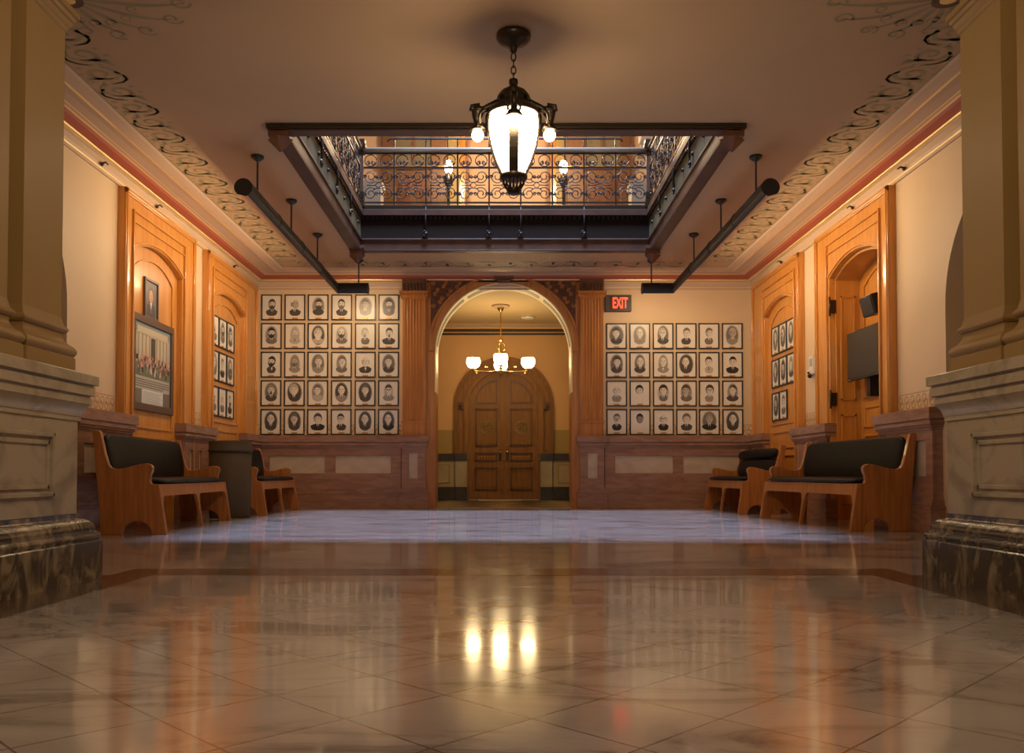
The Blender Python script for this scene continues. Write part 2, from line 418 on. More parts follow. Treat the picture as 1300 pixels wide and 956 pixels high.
# ------------------------------------------------------------------ side doors with arched oak casings
def casing(b, o0, o1, u0, u1, sp=3.45, ri=.19, top=4.165):
    T = .085
    A = seg_arch(u0, u1, sp, ri)
    b.prism([(o0,0),(o0,top),(o1,top),(o1,0),(u1,0)]+A[::-1]+[(u0,0)], 'y', .001, T, wood)
    # raised outer band and the moulded rectangle of the header
    for w, t, i in ((.075,.022,0),(.03,.034,.02)):
        b.box(o0+i, o0+i+w, T, T+t, 0, top-i, wood); b.box(o1-i-w, o1-i, T, T+t, 0, top-i, wood)
        b.box(o0+i, o1-i, T, T+t, top-i-w, top-i, wood_h)
    q0, q1 = u0-.0, u1+.04
    for hz, tt in ((3.93,.03),(3.80,.02)):
        b.box(q0, q1, T, T+tt, hz, hz+.025, wood_h)
    b.box(q1-.0, q1+.03, T, T+.03, 0, 3.955, wood); b.box(q0-.03, q0, T, T+.03, 0, 3.955, wood)
    # arch bead
    b.prism_band(seg_arch(u0, u1, sp, ri, grow=.02), seg_arch(u0, u1, sp, ri, grow=.055), 'y', T, T+.018, wood_h)
def door_leaf(b, u0, u1, v, sp, ri, hmid):
    b.prism([(u0,0)]+seg_arch(u0, u1, sp, ri)+[(u1,0)], 'y', v-.05, v, wood)
    i = .19
    S = seg_arch(u0+i, u1-i, sp-.14, ri)
    S2 = seg_arch(u0+i+.035, u1-i-.035, sp-.17, ri)
    P = [(u0+i,hmid)]+S+[(u1-i,hmid)]; Q = [(u0+i+.035,hmid)]+S2+[(u1-i-.035,hmid)]
    b.prism_band(P, Q, 'y', v, v+.02, wood)
    b.box(u0+i, u1-i, v, v+.02, hmid-.01, hmid+.025, wood_h)
    for h0, h1 in ((hmid-.42, hmid-.12), (.25, hmid-.52)):
        for a0, a1, c0, c1 in ((u0+i,u1-i,h0,h0+.03),(u0+i,u1-i,h1-.03,h1)): b.box(a0, a1, v, v+.02, c0, c1, wood_h)
        for a0 in (u0+i, u1-i-.03): b.box(a0, a0+.03, v, v+.02, h0, h1, wood)
def side_door(n, M, o0, o1, u0, u1, v, label, hmid=1.66, deep=False):
    d = empty('door_%d' % n, kind='structure'); mark(d, label, 'door')
    b = MB(M); casing(b, o0, o1, u0, u1); b.build('door_casing', d, bevel=.006)
    b = MB(M); door_leaf(b, u0, u1, v, 3.45, .19, hmid); b.build('door_leaf', d, bevel=.004)
    if deep:
        b = MB(M)
        for u, s in ((u0, 1), (u1, -1)):
            b.box(min(u, u+s*.03), max(u, u+s*.03), v, .001, 0, 3.45, wood)
            for h0, h1 in ((1.7,3.2),(.2,1.5)):
                b.box(min(u+s*.03, u+s*.045), max(u+s*.03, u+s*.045), v+.06, v+.09, h0, h1, wood)
                b.box(min(u+s*.03, u+s*.045), max(u+s*.03, u+s*.045), -.09, -.06, h0, h1, wood)
                b.box(min(u+s*.03, u+s*.045), max(u+s*.03, u+s*.045), v+.06, -.06, h0, h0+.03, wood)
                b.box(min(u+s*.03, u+s*.045), max(u+s*.03, u+s*.045), v+.06, -.06, h1-.03, h1, wood)
        b.prism_band(seg_arch(u0, u1, 3.45, .19), seg_arch(u0+.02, u1-.02, 3.42, .18), 'y', v, .001, wood_h)
        b.build('jamb_lining', d, bevel=.003)
        for hz in (2.95, 1.62):
            b = MB(M)
            b.box(u1-.045, u1-.028, .0, .10, hz, hz+.19, iron_g); b.tube([(u1-.05,.095,hz-.04),(u1-.05,.095,hz+.23)], .014, iron_g, 8)
            b.build('hinge', d)
    return d
side_door(1, ML, 10.50, 12.92, 10.75, 12.43, .010, 'arched oak doorway holding the large poster and one small portrait')
side_door(2, ML, 13.49, 16.2, 13.74, 15.44, .010, 'arched oak doorway holding nine small framed portraits', 1.50)
side_door(3, MR, 10.45, 12.92, 10.72, 12.40, -.34, 'deep arched oak doorway behind the television', 1.72, True)
side_door(4, MR, 13.64, 16.2, 13.86, 15.48, .010, 'arched oak doorway holding eight small framed portraits', 1.50)

# ------------------------------------------------------------------ piers on pedestals either side of the foreground
def block_profile(b, x0, x1, y0, y1, prof, m):
    """a moulded block: the profile (offset, height) carried round a rectangle"""
    prev = None
    for o, h in prof:
        cur = [b.v(p) for p in ((x0-o,y0-o,h),(x1+o,y0-o,h),(x1+o,y1+o,h),(x0-o,y1+o,h))]
        if prev:
            for i in range(4): b.face([prev[i], prev[(i+1) % 4], cur[(i+1) % 4], cur[i]], m)
        else: b.face(cur[::-1], m)
        prev = cur
    b.face(prev, m)
def rnd_(o0, h0, o1, h1, bulge, n=7):
    """profile points from one (o,h) to another, bulging outward (+) or inward (-)"""
    out = []
    for i in range(n+1):
        t = i/n; out.append((o0+(o1-o0)*t+bulge*math.sin(PI*t), h0+(h1-h0)*t))
    return out
def pier(sgn, xp, yend, label):
    p = empty('entrance_column', (xp, yend, 0), label=label, cat='column', group='columns flanking the entrance of the hall')
    M = Matrix(((-sgn,0,0,0),(0,1,0,0),(0,0,1,0),(0,0,0,1)))
    Y0 = -4.1; W = 1.05
    b = MB(M); block_profile(b, 0, W, Y0, 0, [(.112,0),(.112,.228),(.106,.236)], ped_d); b.build('base_block', p)
    b = MB(M)
    block_profile(b, 0, W, Y0, 0, [(.095,.236)]+rnd_(.095,.240,.095,.285,.010,5)+[(.078,.29),(.078,.30)]+[(.012+.066*math.cos(t*PI/16), .30+.07*math.sin(t*PI/16)) for t in range(9)]+[(.008,.375),(.008,.40)], ped_d)
    b.build('base_moulding', p)
    b = MB(M)
    b.box(.0, W, Y0, 0, .40, 1.03, ped_m)
    for yy0, yy1 in ((-1.45,-.30),(-3.0,-1.75)):
        for o_, w_ in ((0,.02),(.045,.012)):
            b.box(-w_, .01, yy0+o_, yy1-o_, .86-o_, .885-o_, ped_m); b.box(-w_, .01, yy0+o_, yy1-o_, .515+o_, .54+o_, ped_m)
            b.box(-w_, .01, yy0+o_, yy0+.025+o_, .515+o_, .885-o_, ped_m); b.box(-w_, .01, yy1-.025-o_, yy1-o_, .515+o_, .885-o_, ped_m)
    b.build('die', p, bevel=.004)
    b = MB(M)
    block_profile(b, 0, W, Y0, 0, [(.0,.97),(.012,.975),(.012,1.0)]+rnd_(.016,1.0,.050,1.075,-.008,6)+[(.056,1.08),(.056,1.118),(.048,1.122),(.048,1.128),(.072,1.132),(.072,1.184),(.064,1.190),(.064,1.196),(.088,1.199),(.088,1.255),(.082,1.262)], ped_m)
    b.build('cap', p)
    for k, (ya, yb_) in enumerate(((-.53,-.10),(-1.11,-.68),(-2.6,-1.26))):
        q = MB(M)
        x0, x1 = .06, .80
        prof_ = [(.06,1.262),(.06,1.355),(.052,1.36)]+rnd_(.052,1.362,.050,1.425,.016,6)+[(.042,1.43)]+rnd_(.034,1.435,.010,1.50,-.012,6)+[(.02,1.505)]+rnd_(.022,1.508,.018,1.545,.012,5)+[(.012,1.55),(.0,1.60),
                 (0,3.36),(.010,3.37),(.012,3.39)]+rnd_(.014,3.392,.030,3.43,.006,4)+[(.042,3.435),(.045,3.46),(.060,3.465),(.060,3.50),(.05,3.505),(.0,3.53),(0,HC+.02)]
        block_profile(q, x0, x1, ya, yb_, prof_, pier_m)
        q.build('square_pier', p)
    b = MB(M); b.box(.30, .70, -2.5, -.3, 1.262, HC, iron_g); b.build('recess_shade', p)  # dark box stands in for the shade between the piers
    return p
pier(-1, 2.77, 5.39, 'ochre square column pair on a marble pedestal, on the television side')
pier(1, -2.63, 5.36, 'ochre square column pair on a marble pedestal, on the poster side')
# dark inlay in the floor between and along the pedestals
b = MB(); inlay = mat('dark_marble_inlay', (.10,.065,.045), .15, (.06,.04,.03), 3, coat=.5)
b.box(-2.5, 2.62, 5.55, 5.92, -.01, .0012, inlay); b.box(-2.56, -2.24, 1.0, 5.55, -.01, .0012, inlay); b.box(2.36, 2.68, 1.0, 5.55, -.01, .0012, inlay)
mark(b.build('trim_8', kind='structure'), 'dark marble inlay band across the floor between the pedestals', 'floor inlay')

# ------------------------------------------------------------------ arch surround on the back wall
def scroll_relief(b, cx, cz, r, v, m, flip=1, rr=.012):
    pts = spiral((cx, cz), r, r*.2, .6, 1.4*flip, 18)
    b.tube([(x, v, z) for x, z in pts], lambda t: rr*(1-.4*t), m, 5)
sur = empty('trim_9', kind='structure'); mark(sur, 'oak arch surround with fluted pilasters and carved corners', 'archway')
b = MB(MK)
a0, a1 = px_b(541)-.02, px_b(736.5)+.02
b.prism([(a0,0),(a0,4.40),(a1,4.40),(a1,0),(AX+AR,0),(AX+AR,AZ)]+arc(AX, AZ, AR, 0, PI, 36)[1:-1]+[(AX-AR,AZ),(AX-AR,0)], 'y', .001, .07, wood_r)
b.box(a0, a1, .07, .10, 4.30, 4.40, wood_rd)
b.build('arch_panel', sur, bevel=.004)
b = MB(MK)
b.prism_band(arc(AX, AZ, AR+.01, 0, PI, 40), arc(AX, AZ, AR+.11, 0, PI, 40), 'y', .07, .10, wood_r)
b.prism_band(arc(AX, AZ, AR+.11, .25, PI-.25, 40), arc(AX, AZ, AR+.145, .25, PI-.25, 40), 'y', .07, .125, wood_r)
b.build('archivolt', sur)
for s in (-1, 1):
    b = MB(MK)
    R2 = AR+.145; xe = (a1-.10 if s > 0 else a0+.10)
    dx = abs(xe-AX)
    th0 = math.acos(min(1, dx/R2)); zt = 4.335
    th1 = math.asin(min(1, (zt-AZ)/R2))
    pts = [(AX+s*R2*math.cos(th0+(th1-th0)*i/16), AZ+R2*math.sin(th0+(th1-th0)*i/16)) for i in range(17)]
    b.prism([(xe, zt)]+pts[::1], 'y', .07, .085, wood_rd)
    nx = 0
    for iz in range(16):
        for ix in range(16):
            x = xe-s*(.055+ix*.082+(iz % 2)*.04); z = zt-.05-iz*.072
            if math.hypot(x-AX, z-AZ) > R2+.045 and abs(x-AX) > .2 and z > AZ+.25:
                scroll_relief(b, x, z, .040, .092, wood_r if (ix+iz) % 3 == 0 else wood_rd, 1 if (ix+iz) % 2 else -1, .013)
    b.tube([(xe, .09, zt),(xe,.09,AZ+R2*math.sin(th0))], .014, wood_r, 5)
    b.build('carved_spandrel', sur)
b = MB(MK)
kx = AX
b.prism([(kx-.11,AZ+AR-.01),(kx-.15,4.36),(kx+.15,4.36),(kx+.11,AZ+AR-.01)], 'y', .07, .17, wood_rd)
for i in range(-3, 4): b.box(kx+i*.035-.008, kx+i*.035+.008, .17, .185, AZ+AR+.02, 4.30, wood_r)
b.box(kx-.19, kx+.19, .07, .2, 4.34, 4.42, wood_rd)
b.build('keystone', sur, bevel=.004)
for c0, c1 in ((px_b(511.5),px_b(540.5)),(px_b(736.5),px_b(765.5))):
    pil = MB(MK)
    pil.box(c0, c1, .001, .12, 1.375, 1.62, wood_r)          # pedestal block
    pil.box(c0-.02, c1+.02, .001, .14, 1.62, 1.65, wood_r)
    w = c1-c0; nfl = 6; pts = [(c0,.001),(c0,.12)]
    m0 = c0+.05; fw = (w-.10)/nfl
    for i in range(nfl):
        a = m0+i*fw
        pts += [(a+.008,.12)]+[(a+.008+(fw-.016)*(.5-.5*math.cos(PI*t/6)), .12-.014*math.sin(PI*t/6)) for t in range(1,6)]+[(a+fw-.008,.12)]
    pts += [(c1,.12),(c1,.001)]
    pil.prism(pts, 'z', 1.65, 3.98, wood_r)
    p_ = pil.build('pilaster', sur, bevel=0)
    b = MB(MK)
    for h0, h1, o in ((3.98,4.0,.02),(4.0,4.035,.035),(4.035,4.09,.05),(4.09,4.12,.06)): b.box(c0-o, c1+o, .001, .12+o, h0, h1, wood_r)
    b.box(c0-.01, c1+.01, .001, .14, 4.12, 4.44, wood_rd)
    for i in range(7): b.tube([(c0+.03+i*(w-.06)/6,.15,4.14),(c0+.03+i*(w-.06)/6,.16,4.19),(c0+.03+i*(w-.06)/6,.155,4.27)], lambda t: .022*(1-.6*t), wood_rd, 6)
    for i in range(10): b.ball((c0-.03+i*(w+.06)/9,.185,4.055), .014, wood_r, 8)
    b.box(c0-.05, c1+.05, .001, .20, 4.40, 4.449, wood_rd)
    b.build('capital', sur)
b = MB()    # painted lining of the arch with dark inlaid strips
P = [(AX+AR-.0,0)]+arc(AX, AZ, AR, 0, PI, 48)+[(AX-AR,0)]
Q = [(AX+AR-.02,0)]+arc(AX, AZ, AR-.02, 0, PI, 48)+[(AX-AR+.02,0)]
lin_m = mat('cream_gilt_lining', (.80,.66,.36), .4, metal=.1, coat=.3)
b.prism_band(P[1:-1], Q[1:-1], 'y', YB-.06, YB+.55, lin_m)
for (x0, x1) in ((AX+AR-.02, AX+AR), (AX-AR, AX-AR+.02)):
    b.box(x0, x1, YB-.06, YB+.55, 2.2, AZ, lin_m); b.box(x0, x1, YB-.06, YB+.55, 0, 2.2, wood_r)
for t0, t1 in ((.10,.93),(1.0,1.50),(1.64,2.14),(2.21,3.04)):
    b.prism_band(arc(AX, AZ, AR-.019, t0, t1, 16), arc(AX, AZ, AR-.026, t0, t1, 16), 'y', YB+.14, YB+.36, iron_g)
b.build('arch_lining', sur)

# ------------------------------------------------------------------ hall behind the archway
HH = 4.36; YF = 21.45
b = MB(); b.box(-7, 7, 17.05, YF, HH, HH+.1, mat('hall_ceiling_plaster', (.56,.40,.21), .7)); b.build('ceiling_hall', kind='structure')
b = MB()
DX = .03; DR = .86; DZ = 2.33
b.prism([(-7,1.15),(-7,HH),(7,HH),(7,1.15),(DX+DR,1.15),(DX+DR,DZ)]+arc(DX, DZ, DR, 0, PI, 32)[1:-1]+[(DX-DR,DZ),(DX-DR,1.15)], 'y', YF, YF+.2, hall_wall)
for s0, s1 in ((-7, DX-DR), (DX+DR, 7)):
    b.box(s0, s1, YF, YF+.2, 0, 1.15, hall_dark)
b.build('wall_hall_back', kind='structure')
b = MB(); b.box(-7.1, -7, 17.05, YF, 0, HH, hall_wall); b.build('wall_hall_left', kind='structure')
b = MB(); b.box(7, 7.1, 17.05, YF, 0, HH, hall_wall); b.build('wall_hall_right', kind='structure')
b = MB()
for s0, s1 in ((-7, DX-1.22), (DX+1.22, 7)):
    b.box(s0, s1, YF-.004, YF, 1.15, 1.74, hall_low)
    b.box(s0, s1, YF-.07, YF, 0, .33, hall_dark); b.box(s0, s1, YF-.08, YF, .985, 1.153, hall_dark)
    b.box(s0, s1, YF-.03, YF, .33, .985, hall_pale)
for s in (-1, 1):
    for k in range(3):
        c0 = DX+s*(1.33+k*1.25); c1 = c0+s*1.0
        if k: pass
        x0, x1 = min(c0,c1), max(c0,c1)
        for q0, q1, r0, r1 in ((x0,x1,.87,.90),(x0,x1,.42,.45),(x0,x0+.03,.42,.90),(x1-.03,x1,.42,.90)):
            b.box(q0, q1, YF-.045, YF-.03, r0, r1, hall_low)
    x0, x1 = sorted((DX+s*.90, DX+s*1.20))
    b.box(x0, x1, YF-.10, YF, .33, .985, hall_pale); b.box(x0, x1, YF-.13, YF, 0, .33, hall_dark); b.box(x0, x1, YF-.14, YF, .985, 1.153, hall_dark)
mark(b.build('baseboard_hall', bevel=.004, kind='structure'), 'black and buff marble dado of the hall behind the archway', 'dado')
b = MB()
for z0, z1, o, m in ((4.10,4.14,.05,hall_dark),(4.14,4.17,.07,cream),(4.17,4.24,.09,copper),(4.24,4.27,.13,gold),(4.27,4.36,.20,cream)):
    b.box(-7, 7, YF-o, YF, z0, z1, m)
mark(b.build('trim_10', kind='structure'), 'dark and gilded cornice of the hall behind the archway', 'cornice')

d = empty('door_5', (0,0,0), kind='structure'); mark(d, 'arched double door of carved walnut behind the archway', 'door')
b = MB()
for r0, r1, y in ((DR, DR+.10, .10), (DR+.10, DR+.13, .14), (DR+.13, DR+.26, .08), (DR+.26, DR+.30, .13), (DR+.30, DR+.36, .10)):
    P = [(DX+r0,1.153)]+arc(DX, DZ, r0, 0, PI, 36)+[(DX-r0,1.153)]; Q = [(DX+r1,1.153)]+arc(DX, DZ, r1, 0, PI, 36)+[(DX-r1,1.153)]
    b.prism_band(P, Q, 'y', YF-y, YF+.02, door_m)
for s in (-1, 1):
    b.box(min(DX+s*.86, DX+s*.90), max(DX+s*.86, DX+s*.90), YF-.15, YF, 0, 1.16, door_m)
    b.box(min(DX+s*.99, DX+s*1.13), max(DX+s*.99, DX+s*1.13), YF-.17, YF, 2.25, 2.42, wood_rd)
    b.ball((DX+s*1.06, YF-.18, 2.33), .045, wood_rd, 10)
    b.box(min(DX+s*1.01, DX+s*1.11), max(DX+s*1.01, DX+s*1.11), YF-.10, YF, 1.25, 2.2, door_m)
b.build('door_frame', d)
for s in (-1, 1):
    b = MB()
    e = .006
    outline = [(DX+s*e,.02),(DX+s*e,DZ+DR)]+[(DX+s*DR*math.sin(t*PI/32), DZ+DR*math.cos(t*PI/32)) for t in range(1,17)]+[(DX+s*DR,.02)]
    b.prism(outline, 'y', YF+.02, YF+.09, door_m)
    f0 = YF-.012
    def rect(x0, x1, z0, z1, w=.035, m=wood_rd, dep=.03):
        x0, x1 = sorted((DX+s*x0, DX+s*x1))
        for q in ((x0,x1,z0,z0+w),(x0,x1,z1-w,z1),(x0,x0+w,z0,z1),(x1-w,x1,z0,z1)):
            b.box(q[0], q[1], YF+.02-dep, YF+.02, q[2], q[3], m)
    rect(.16,.71,1.33,2.28); rect(.21,.66,1.38,2.23,.015,door_m,.02)
    rect(.16,.71,.97,1.18); rect(.16,.71,.25,.82); rect(.24,.63,.33,.74,.02,door_m,.02)
    for k in range(6): b.ball((DX+s*(.25+k*.075), YF+.015, 1.075), .022, wood_r, 8)
    # arched head panel
    R = .55
    P = [(DX+s*(.16+R*math.sin(t*PI/24)), 2.42+R*math.cos(t*PI/24)*1.02) for t in range(13)]
    Q = [(DX+s*(.16+.035+(R-.075)*math.sin(t*PI/24)), 2.42+(R-.045)*math.cos(t*PI/24)*1.0) for t in range(13)]
    b.prism_band(P, Q, 'y', YF-.01, YF+.02, wood_rd)
    x0, x1 = sorted((DX+s*.16, DX+s*.71)); b.box(x0, x1, YF-.01, YF+.02, 2.40, 2.435, wood_rd)
    x0, x1 = sorted((DX+s*.16, DX+s*.195)); b.box(x0, x1, YF-.01, YF+.02, 2.42, 2.98, wood_rd)
    if s < 0: b.box(DX-.03, DX+.03, YF-.015, YF+.02, .02, DZ+DR-.02, door_m)
    lf = b.build('door_leaf', d)
    b = MB()
    med = mat('bronze_medallion', (.34,.26,.09), .4, metal=.5)
    c = (DX+s*.435, YF+.008, 1.80)
    b.tube([(c[0]+.15*math.cos(t*PI/12), c[1], c[2]+.15*math.sin(t*PI/12)) for t in range(24)], .012, med, 5, True)
    b.tube([(c[0]+.10*math.cos(t*PI/12), c[1], c[2]+.10*math.sin(t*PI/12)) for t in range(24)], .008, med, 5, True)
    for k in range(10):
        a = k*PI/5; b.ball((c[0]+.125*math.cos(a), c[1], c[2]+.125*math.sin(a)), .014, med, 6)
    b.tube([(c[0]-.08,c[1],c[2]),(c[0]-.02,c[1],c[2]+.03),(c[0]+.05,c[1],c[2]-.02),(c[0]+.09,c[1],c[2]+.03)], .014, med, 5)
    b.ball((c[0], c[1], c[2]+.05), .03, med, 8)
    b.build('medallion', lf)
    b = MB(); b.ball((DX+s*.09, YF-.05, 1.19), .045, brass, 12); b.tube([(DX+s*.09,YF+.02,1.19),(DX+s*.09,YF-.05,1.19)], .018, iron_g, 8)
    b.box(DX+s*.09-.035, DX+s*.09+.035, YF+.0, YF+.03, .98, 1.25, iron_g)
    b.build('door_knob', lf)
b = MB(); b.box(DX-.62, DX+.42, YF-.28, YF-.05, 0, .02, mat('pale_door_light', (.55,.45,.34), .3, metal=.3))  # pale strip stands in for light showing under the double door
tag(b.build('door_light_strip'), 'pale strip standing for light below the carved double door', 'painted light')
b = MB(); b.box(AX-AR, AX+AR, YB-.12, YB+.3, -.01, .006, mat('tan_threshold_stone', (.30,.20,.12), .3))
mark(b.build('trim_11', kind='structure'), 'tan stone sill across the archway', 'sill')

# hall chandelier
ch = empty('globe_chandelier', (-.04, 19.0, HH), label='brass chandelier with four white globes in the hall behind the archway', cat='chandelier')
b = MB(); b.lathe([(0,0),(.20,0),(.20,-.02),(.17,-.045),(0,-.045)], mat('tan_ceiling_rose', (.45,.30,.18), .6), n=24); b.build('ceiling_rose', ch)
b = MB(); b.lathe([(0,-.045),(.08,-.05),(.07,-.08),(.02,-.15),(.012,-.16),(.012,-.72),(.05,-.74),(.05,-.77),(.02,-.80),(.012,-.82),(.012,-1.02),(.04,-1.04),(.05,-1.08),(.03,-1.12),(.012,-1.14),(.012,-1.35),(.05,-1.40),(.06,-1.46),(.04,-1.51),(.02,-1.55),(0,-1.57)], brass, n=14); b.build('stem', ch)
b = MB()
for k in range(3): b.tube([(.0,0,-.80-.0),(.09*math.cos(k*2.1),.09*math.sin(k*2.1),-.86),(.10*math.cos(k*2.1),.10*math.sin(k*2.1),-.95),(.03*math.cos(k*2.1),.03*math.sin(k*2.1),-1.05)], .01, brass, 6)
b.build('crown_scrolls', ch)
for k in range(4):
    ax, ay = math.cos(k*PI/2), math.sin(k*PI/2)
    b = MB()
    b.tube([(0,0,-1.45),(ax*.3,ay*.3,-1.46),(ax*.58,ay*.58,-1.45),(ax*.60,ay*.60,-1.41)], .016, brass, 8)
    b.ball((ax*.32, ay*.32, -1.36), .03, brass, 8); b.ball((ax*.54, ay*.54, -1.50), .03, brass, 8)
    b.lathe([(.0,0),(.05,0),(.065,.03),(.03,.03)], brass, (ax*.60, ay*.60, -1.42), 12)
    ar = b.build('arm', ch)
    b = MB(); b.lathe([(.0,0),(.06,.005),(.12,.05),(.152,.12),(.150,.19),(.132,.235),(.0,.235)], glow_h, (ax*.60, ay*.60, -1.395), 24); b.build('globe', ar)
b = MB(); b.lathe([(0,0),(.165,0),(.16,-.03),(.12,-.045),(0,-.045)], white_pl, (0,0,0), 24)
tag(b.build('ceiling_disc', loc=(.61,20.4,HH)), 'round white disc fitting on the hall ceiling behind the archway', 'ceiling fitting')

# ------------------------------------------------------------------ light well above the hall, gallery railing
FZ = 5.10
XI0, XI1, YI0, YI1 = -2.37, 2.45, 9.48, 14.38
b = MB()
def frame_ring(b, o, i, z0, z1, m):
    (ox0,ox1,oy0,oy1), (ix0,ix1,iy0,iy1) = o, i
    b.box(ox0, ix0, oy0, oy1, z0, z1, m); b.box(ix1, ox1, oy0, oy1, z0, z1, m)
    b.box(ix0, ix1, oy0, iy0, z0, z1, m); b.box(ix0, ix1, iy1, oy1, z0, z1, m)
def grow(g): return (XI0-g, XI1+g, YI0-g, YI1+g)
frame_ring(b, grow(.19), grow(.05), 4.40, 4.449, iron_g)
frame_ring(b, grow(.16), grow(.0), 4.375, 4.40, copper)
frame_ring(b, grow(.05), grow(.0), 4.40, 4.56, copper)
frame_ring(b, grow(.10), grow(-.02), 4.55, 4.58, copper)
mark(b.build('trim_12', bevel=.006, kind='structure'), 'dark copper moulding framing the ceiling opening', 'moulding')
b = MB()
for x0, x1 in ((XI0-.08, XI0), (XI1, XI1+.08)): b.box(x0, x1, YI0, YI1, 4.56, 4.96, olive_p)
for y0, y1 in ((YI0-.08, YI0), (YI1, YI1+.08)): b.box(XI0-.08, XI1+.08, y0, y1, 4.56, 4.96, fascia_m)
for i in range(60):
    x = XI0+.04+i*(XI1-XI0-.08)/59; b.box(x-.018, x+.018, YI1-.03, YI1, 4.90, 4.96, iron)
    y = YI0+.04+i*(YI1-YI0-.08)/59
    for xs, sg in ((XI0,1),(XI1,-1)): b.box(min(xs, xs+sg*.03), max(xs, xs+sg*.03), y-.018, y+.018, 4.90, 4.96, iron)
for i in range(8):
    y = YI0+.35+i*.6
    for xs in (XI0+.006, XI1-.006): b.ball((xs, y, 4.76), .03, iron, 8)
frame_ring(b, grow(.08), grow(-.05), 4.96, 5.06, copper)
frame_ring(b, grow(.08), grow(-.02), 5.06, 5.14, iron_g)
mark(b.build('trim_13', bevel=.004, kind='structure'), 'panelled fascia with dentils inside the ceiling opening', 'fascia')
b = MB(); frame_ring(b, (-6.5,6.6,7.5,18.6), grow(.08), 4.95, 5.08, mat('gallery_floor_stone', (.40,.34,.27), .3))
b.build('floor_gallery', kind='structure')
# corner drops
for i, (cx, cy) in enumerate(((XI0-.07,YI0-.05),(XI1+.07,YI0-.05),(XI0-.07,YI1+.07),(XI1+.07,YI1+.07))):
    b = MB(); q = .11
    b.box(-q, q, -q, q, -.13, -.002, wood_rd)
    b.lathe([(q*1.3,-.13),(q*1.15,-.15),(.02,-.26),(0,-.27)], wood_rd, n=4, smooth=False)
    b.box(-q-.02, q+.02, -q-.02, q+.02, -.05, -.002, copper)
    where = ('near the big lantern on the poster side','near the big lantern on the television side','above the larger portrait grid','above the EXIT sign')[i]
    tag(b.build('corner_drop', loc=(cx, cy, HC), bevel=.004), 'dark carved ceiling drop '+where, 'ornament', 'drops at the corners of the ceiling opening')

def scroll_panel_mesh(w):
    b = MB(); r = .0085
    def t3(pts, rr=r): b.tube([(x, 0, z) for x, z in pts], rr, iron, 5)
    def cs(cx, cz, R, a0, s): t3(spiral((cx, cz), R, R*.25, a0, s*1.5, 22))
    h0, h1 = 5.19, 5.77
    q = w/4; v = (h1-h0)/4; R = .112
    for ix, sx in ((1,-1),(3,1)):
        for iz, sz in ((1,-1),(3,1)):
            a0 = math.atan2(-sz, -sx)
            cs(ix*q, h0+iz*v, R, a0, sx*sz); 
            cs(w/2+sx*.035, h0+iz*v+sz*.0, .03, PI if sx > 0 else 0, sx*sz)
            cs(w/2+sx*(w/2-.035), h0+iz*v, .03, 0, -sx*sz)
    c = (w/2, (h0+h1)/2)
    t3([(c[0]-.055,c[1]),(c[0],c[1]+.055),(c[0]+.055,c[1]),(c[0],c[1]-.055),(c[0]-.055,c[1])])
    for s in (-1,1):
        t3(arc(c[0], c[1]+s*.16, .115, (-PI*.85 if s > 0 else PI*.15), (-PI*.15 if s > 0 else PI*.85), 10))
        t3([(c[0]+s*.055,c[1]),(c[0]+s*.2,c[1]+.0)])
    # small upper row
    for cx in (w*.25, w*.75):
        t3(arc(cx, 5.895, .098, 0, 2*PI, 18))
        for k in (-1, 1):
            cs(cx+k*.045, 5.855, .036, PI/2, k)
    me = b.build('scroll_panel'); return me
def railing(name, label, start, ang, n, w, posts, high=False):
    root = empty(name, start, ang, label, 'railing', 'wrought iron railings round the ceiling opening')
    L = n*w; b = MB()
    for z, rr in ((5.185,.012),(5.775,.014),(6.015,.012)): b.box(0, L, -rr, rr, z-rr, z+rr, iron)
    b.build('horizontal_bars', root)
    b = MB(); b.tube([(0,0,6.075),(L,0,6.075)], .042, steel if high else copper, 12); b.build('handrail', root)
    for i in range(n):
        if i == 0: o = proto_panel[0] if proto_panel[0].parent is None else proto_panel[0].copy()
        else: o = proto_panel[0].copy()
        if o.name not in C.objects: C.objects.link(o)
        o.parent = root; o.location = (i*w, 0, 0)
    for i in range(n+1):
        b = MB(); long = i in posts
        b.box(i*w-.013, i*w+.013, -.013, .013, (4.90 if long else 5.12), 6.03, iron)
        if long:
            b.tube([(i*w,-.03,5.10),(i*w,-.04,4.85),(i*w,-.035,4.72)], .016, iron, 6)
            b.tube([(x,-.035,z) for x, z in spiral((i*w,4.65), .055, .02, PI/2, 1.2, 14)], .014, iron, 6)
            b.ball((i*w,-.035,4.65), .025, iron, 8)
        if high and 0 < i < n: b.box(i*w-.010, i*w+.010, -.010, .010, 6.10, 6.255, iron)
        b.build('bar', root)
    if high:
        b = MB(); b.tube([(w*.78,0,6.215),(w*.82,0,6.25),(w*.9,0,6.265),(L-w*.9,0,6.265),(L-w*.82,0,6.25),(L-w*.78,0,6.215)], .015, iron, 8)
        b.build('upper_bar', root)
    return root
W = (XI1-XI0-.06)/9
proto_panel = [scroll_panel_mesh(W)]
back_rail = railing('gallery_railing', 'wrought iron scroll railing with a second upper bar, facing across the ceiling opening', (XI0+.03, YI1-.0, 0), 0, 9, W, (2,4,5,7), True)
railing('gallery_railing', 'wrought iron scroll railing along the poster side of the ceiling opening', (XI0, YI0+.02, 0), PI/2, 9, W, (1,3,5,7))
railing('gallery_railing', 'wrought iron scroll railing along the television side of the ceiling opening', (XI1, YI0+.02+9*W, 0), -PI/2, 9, W, (2,4,6,8))
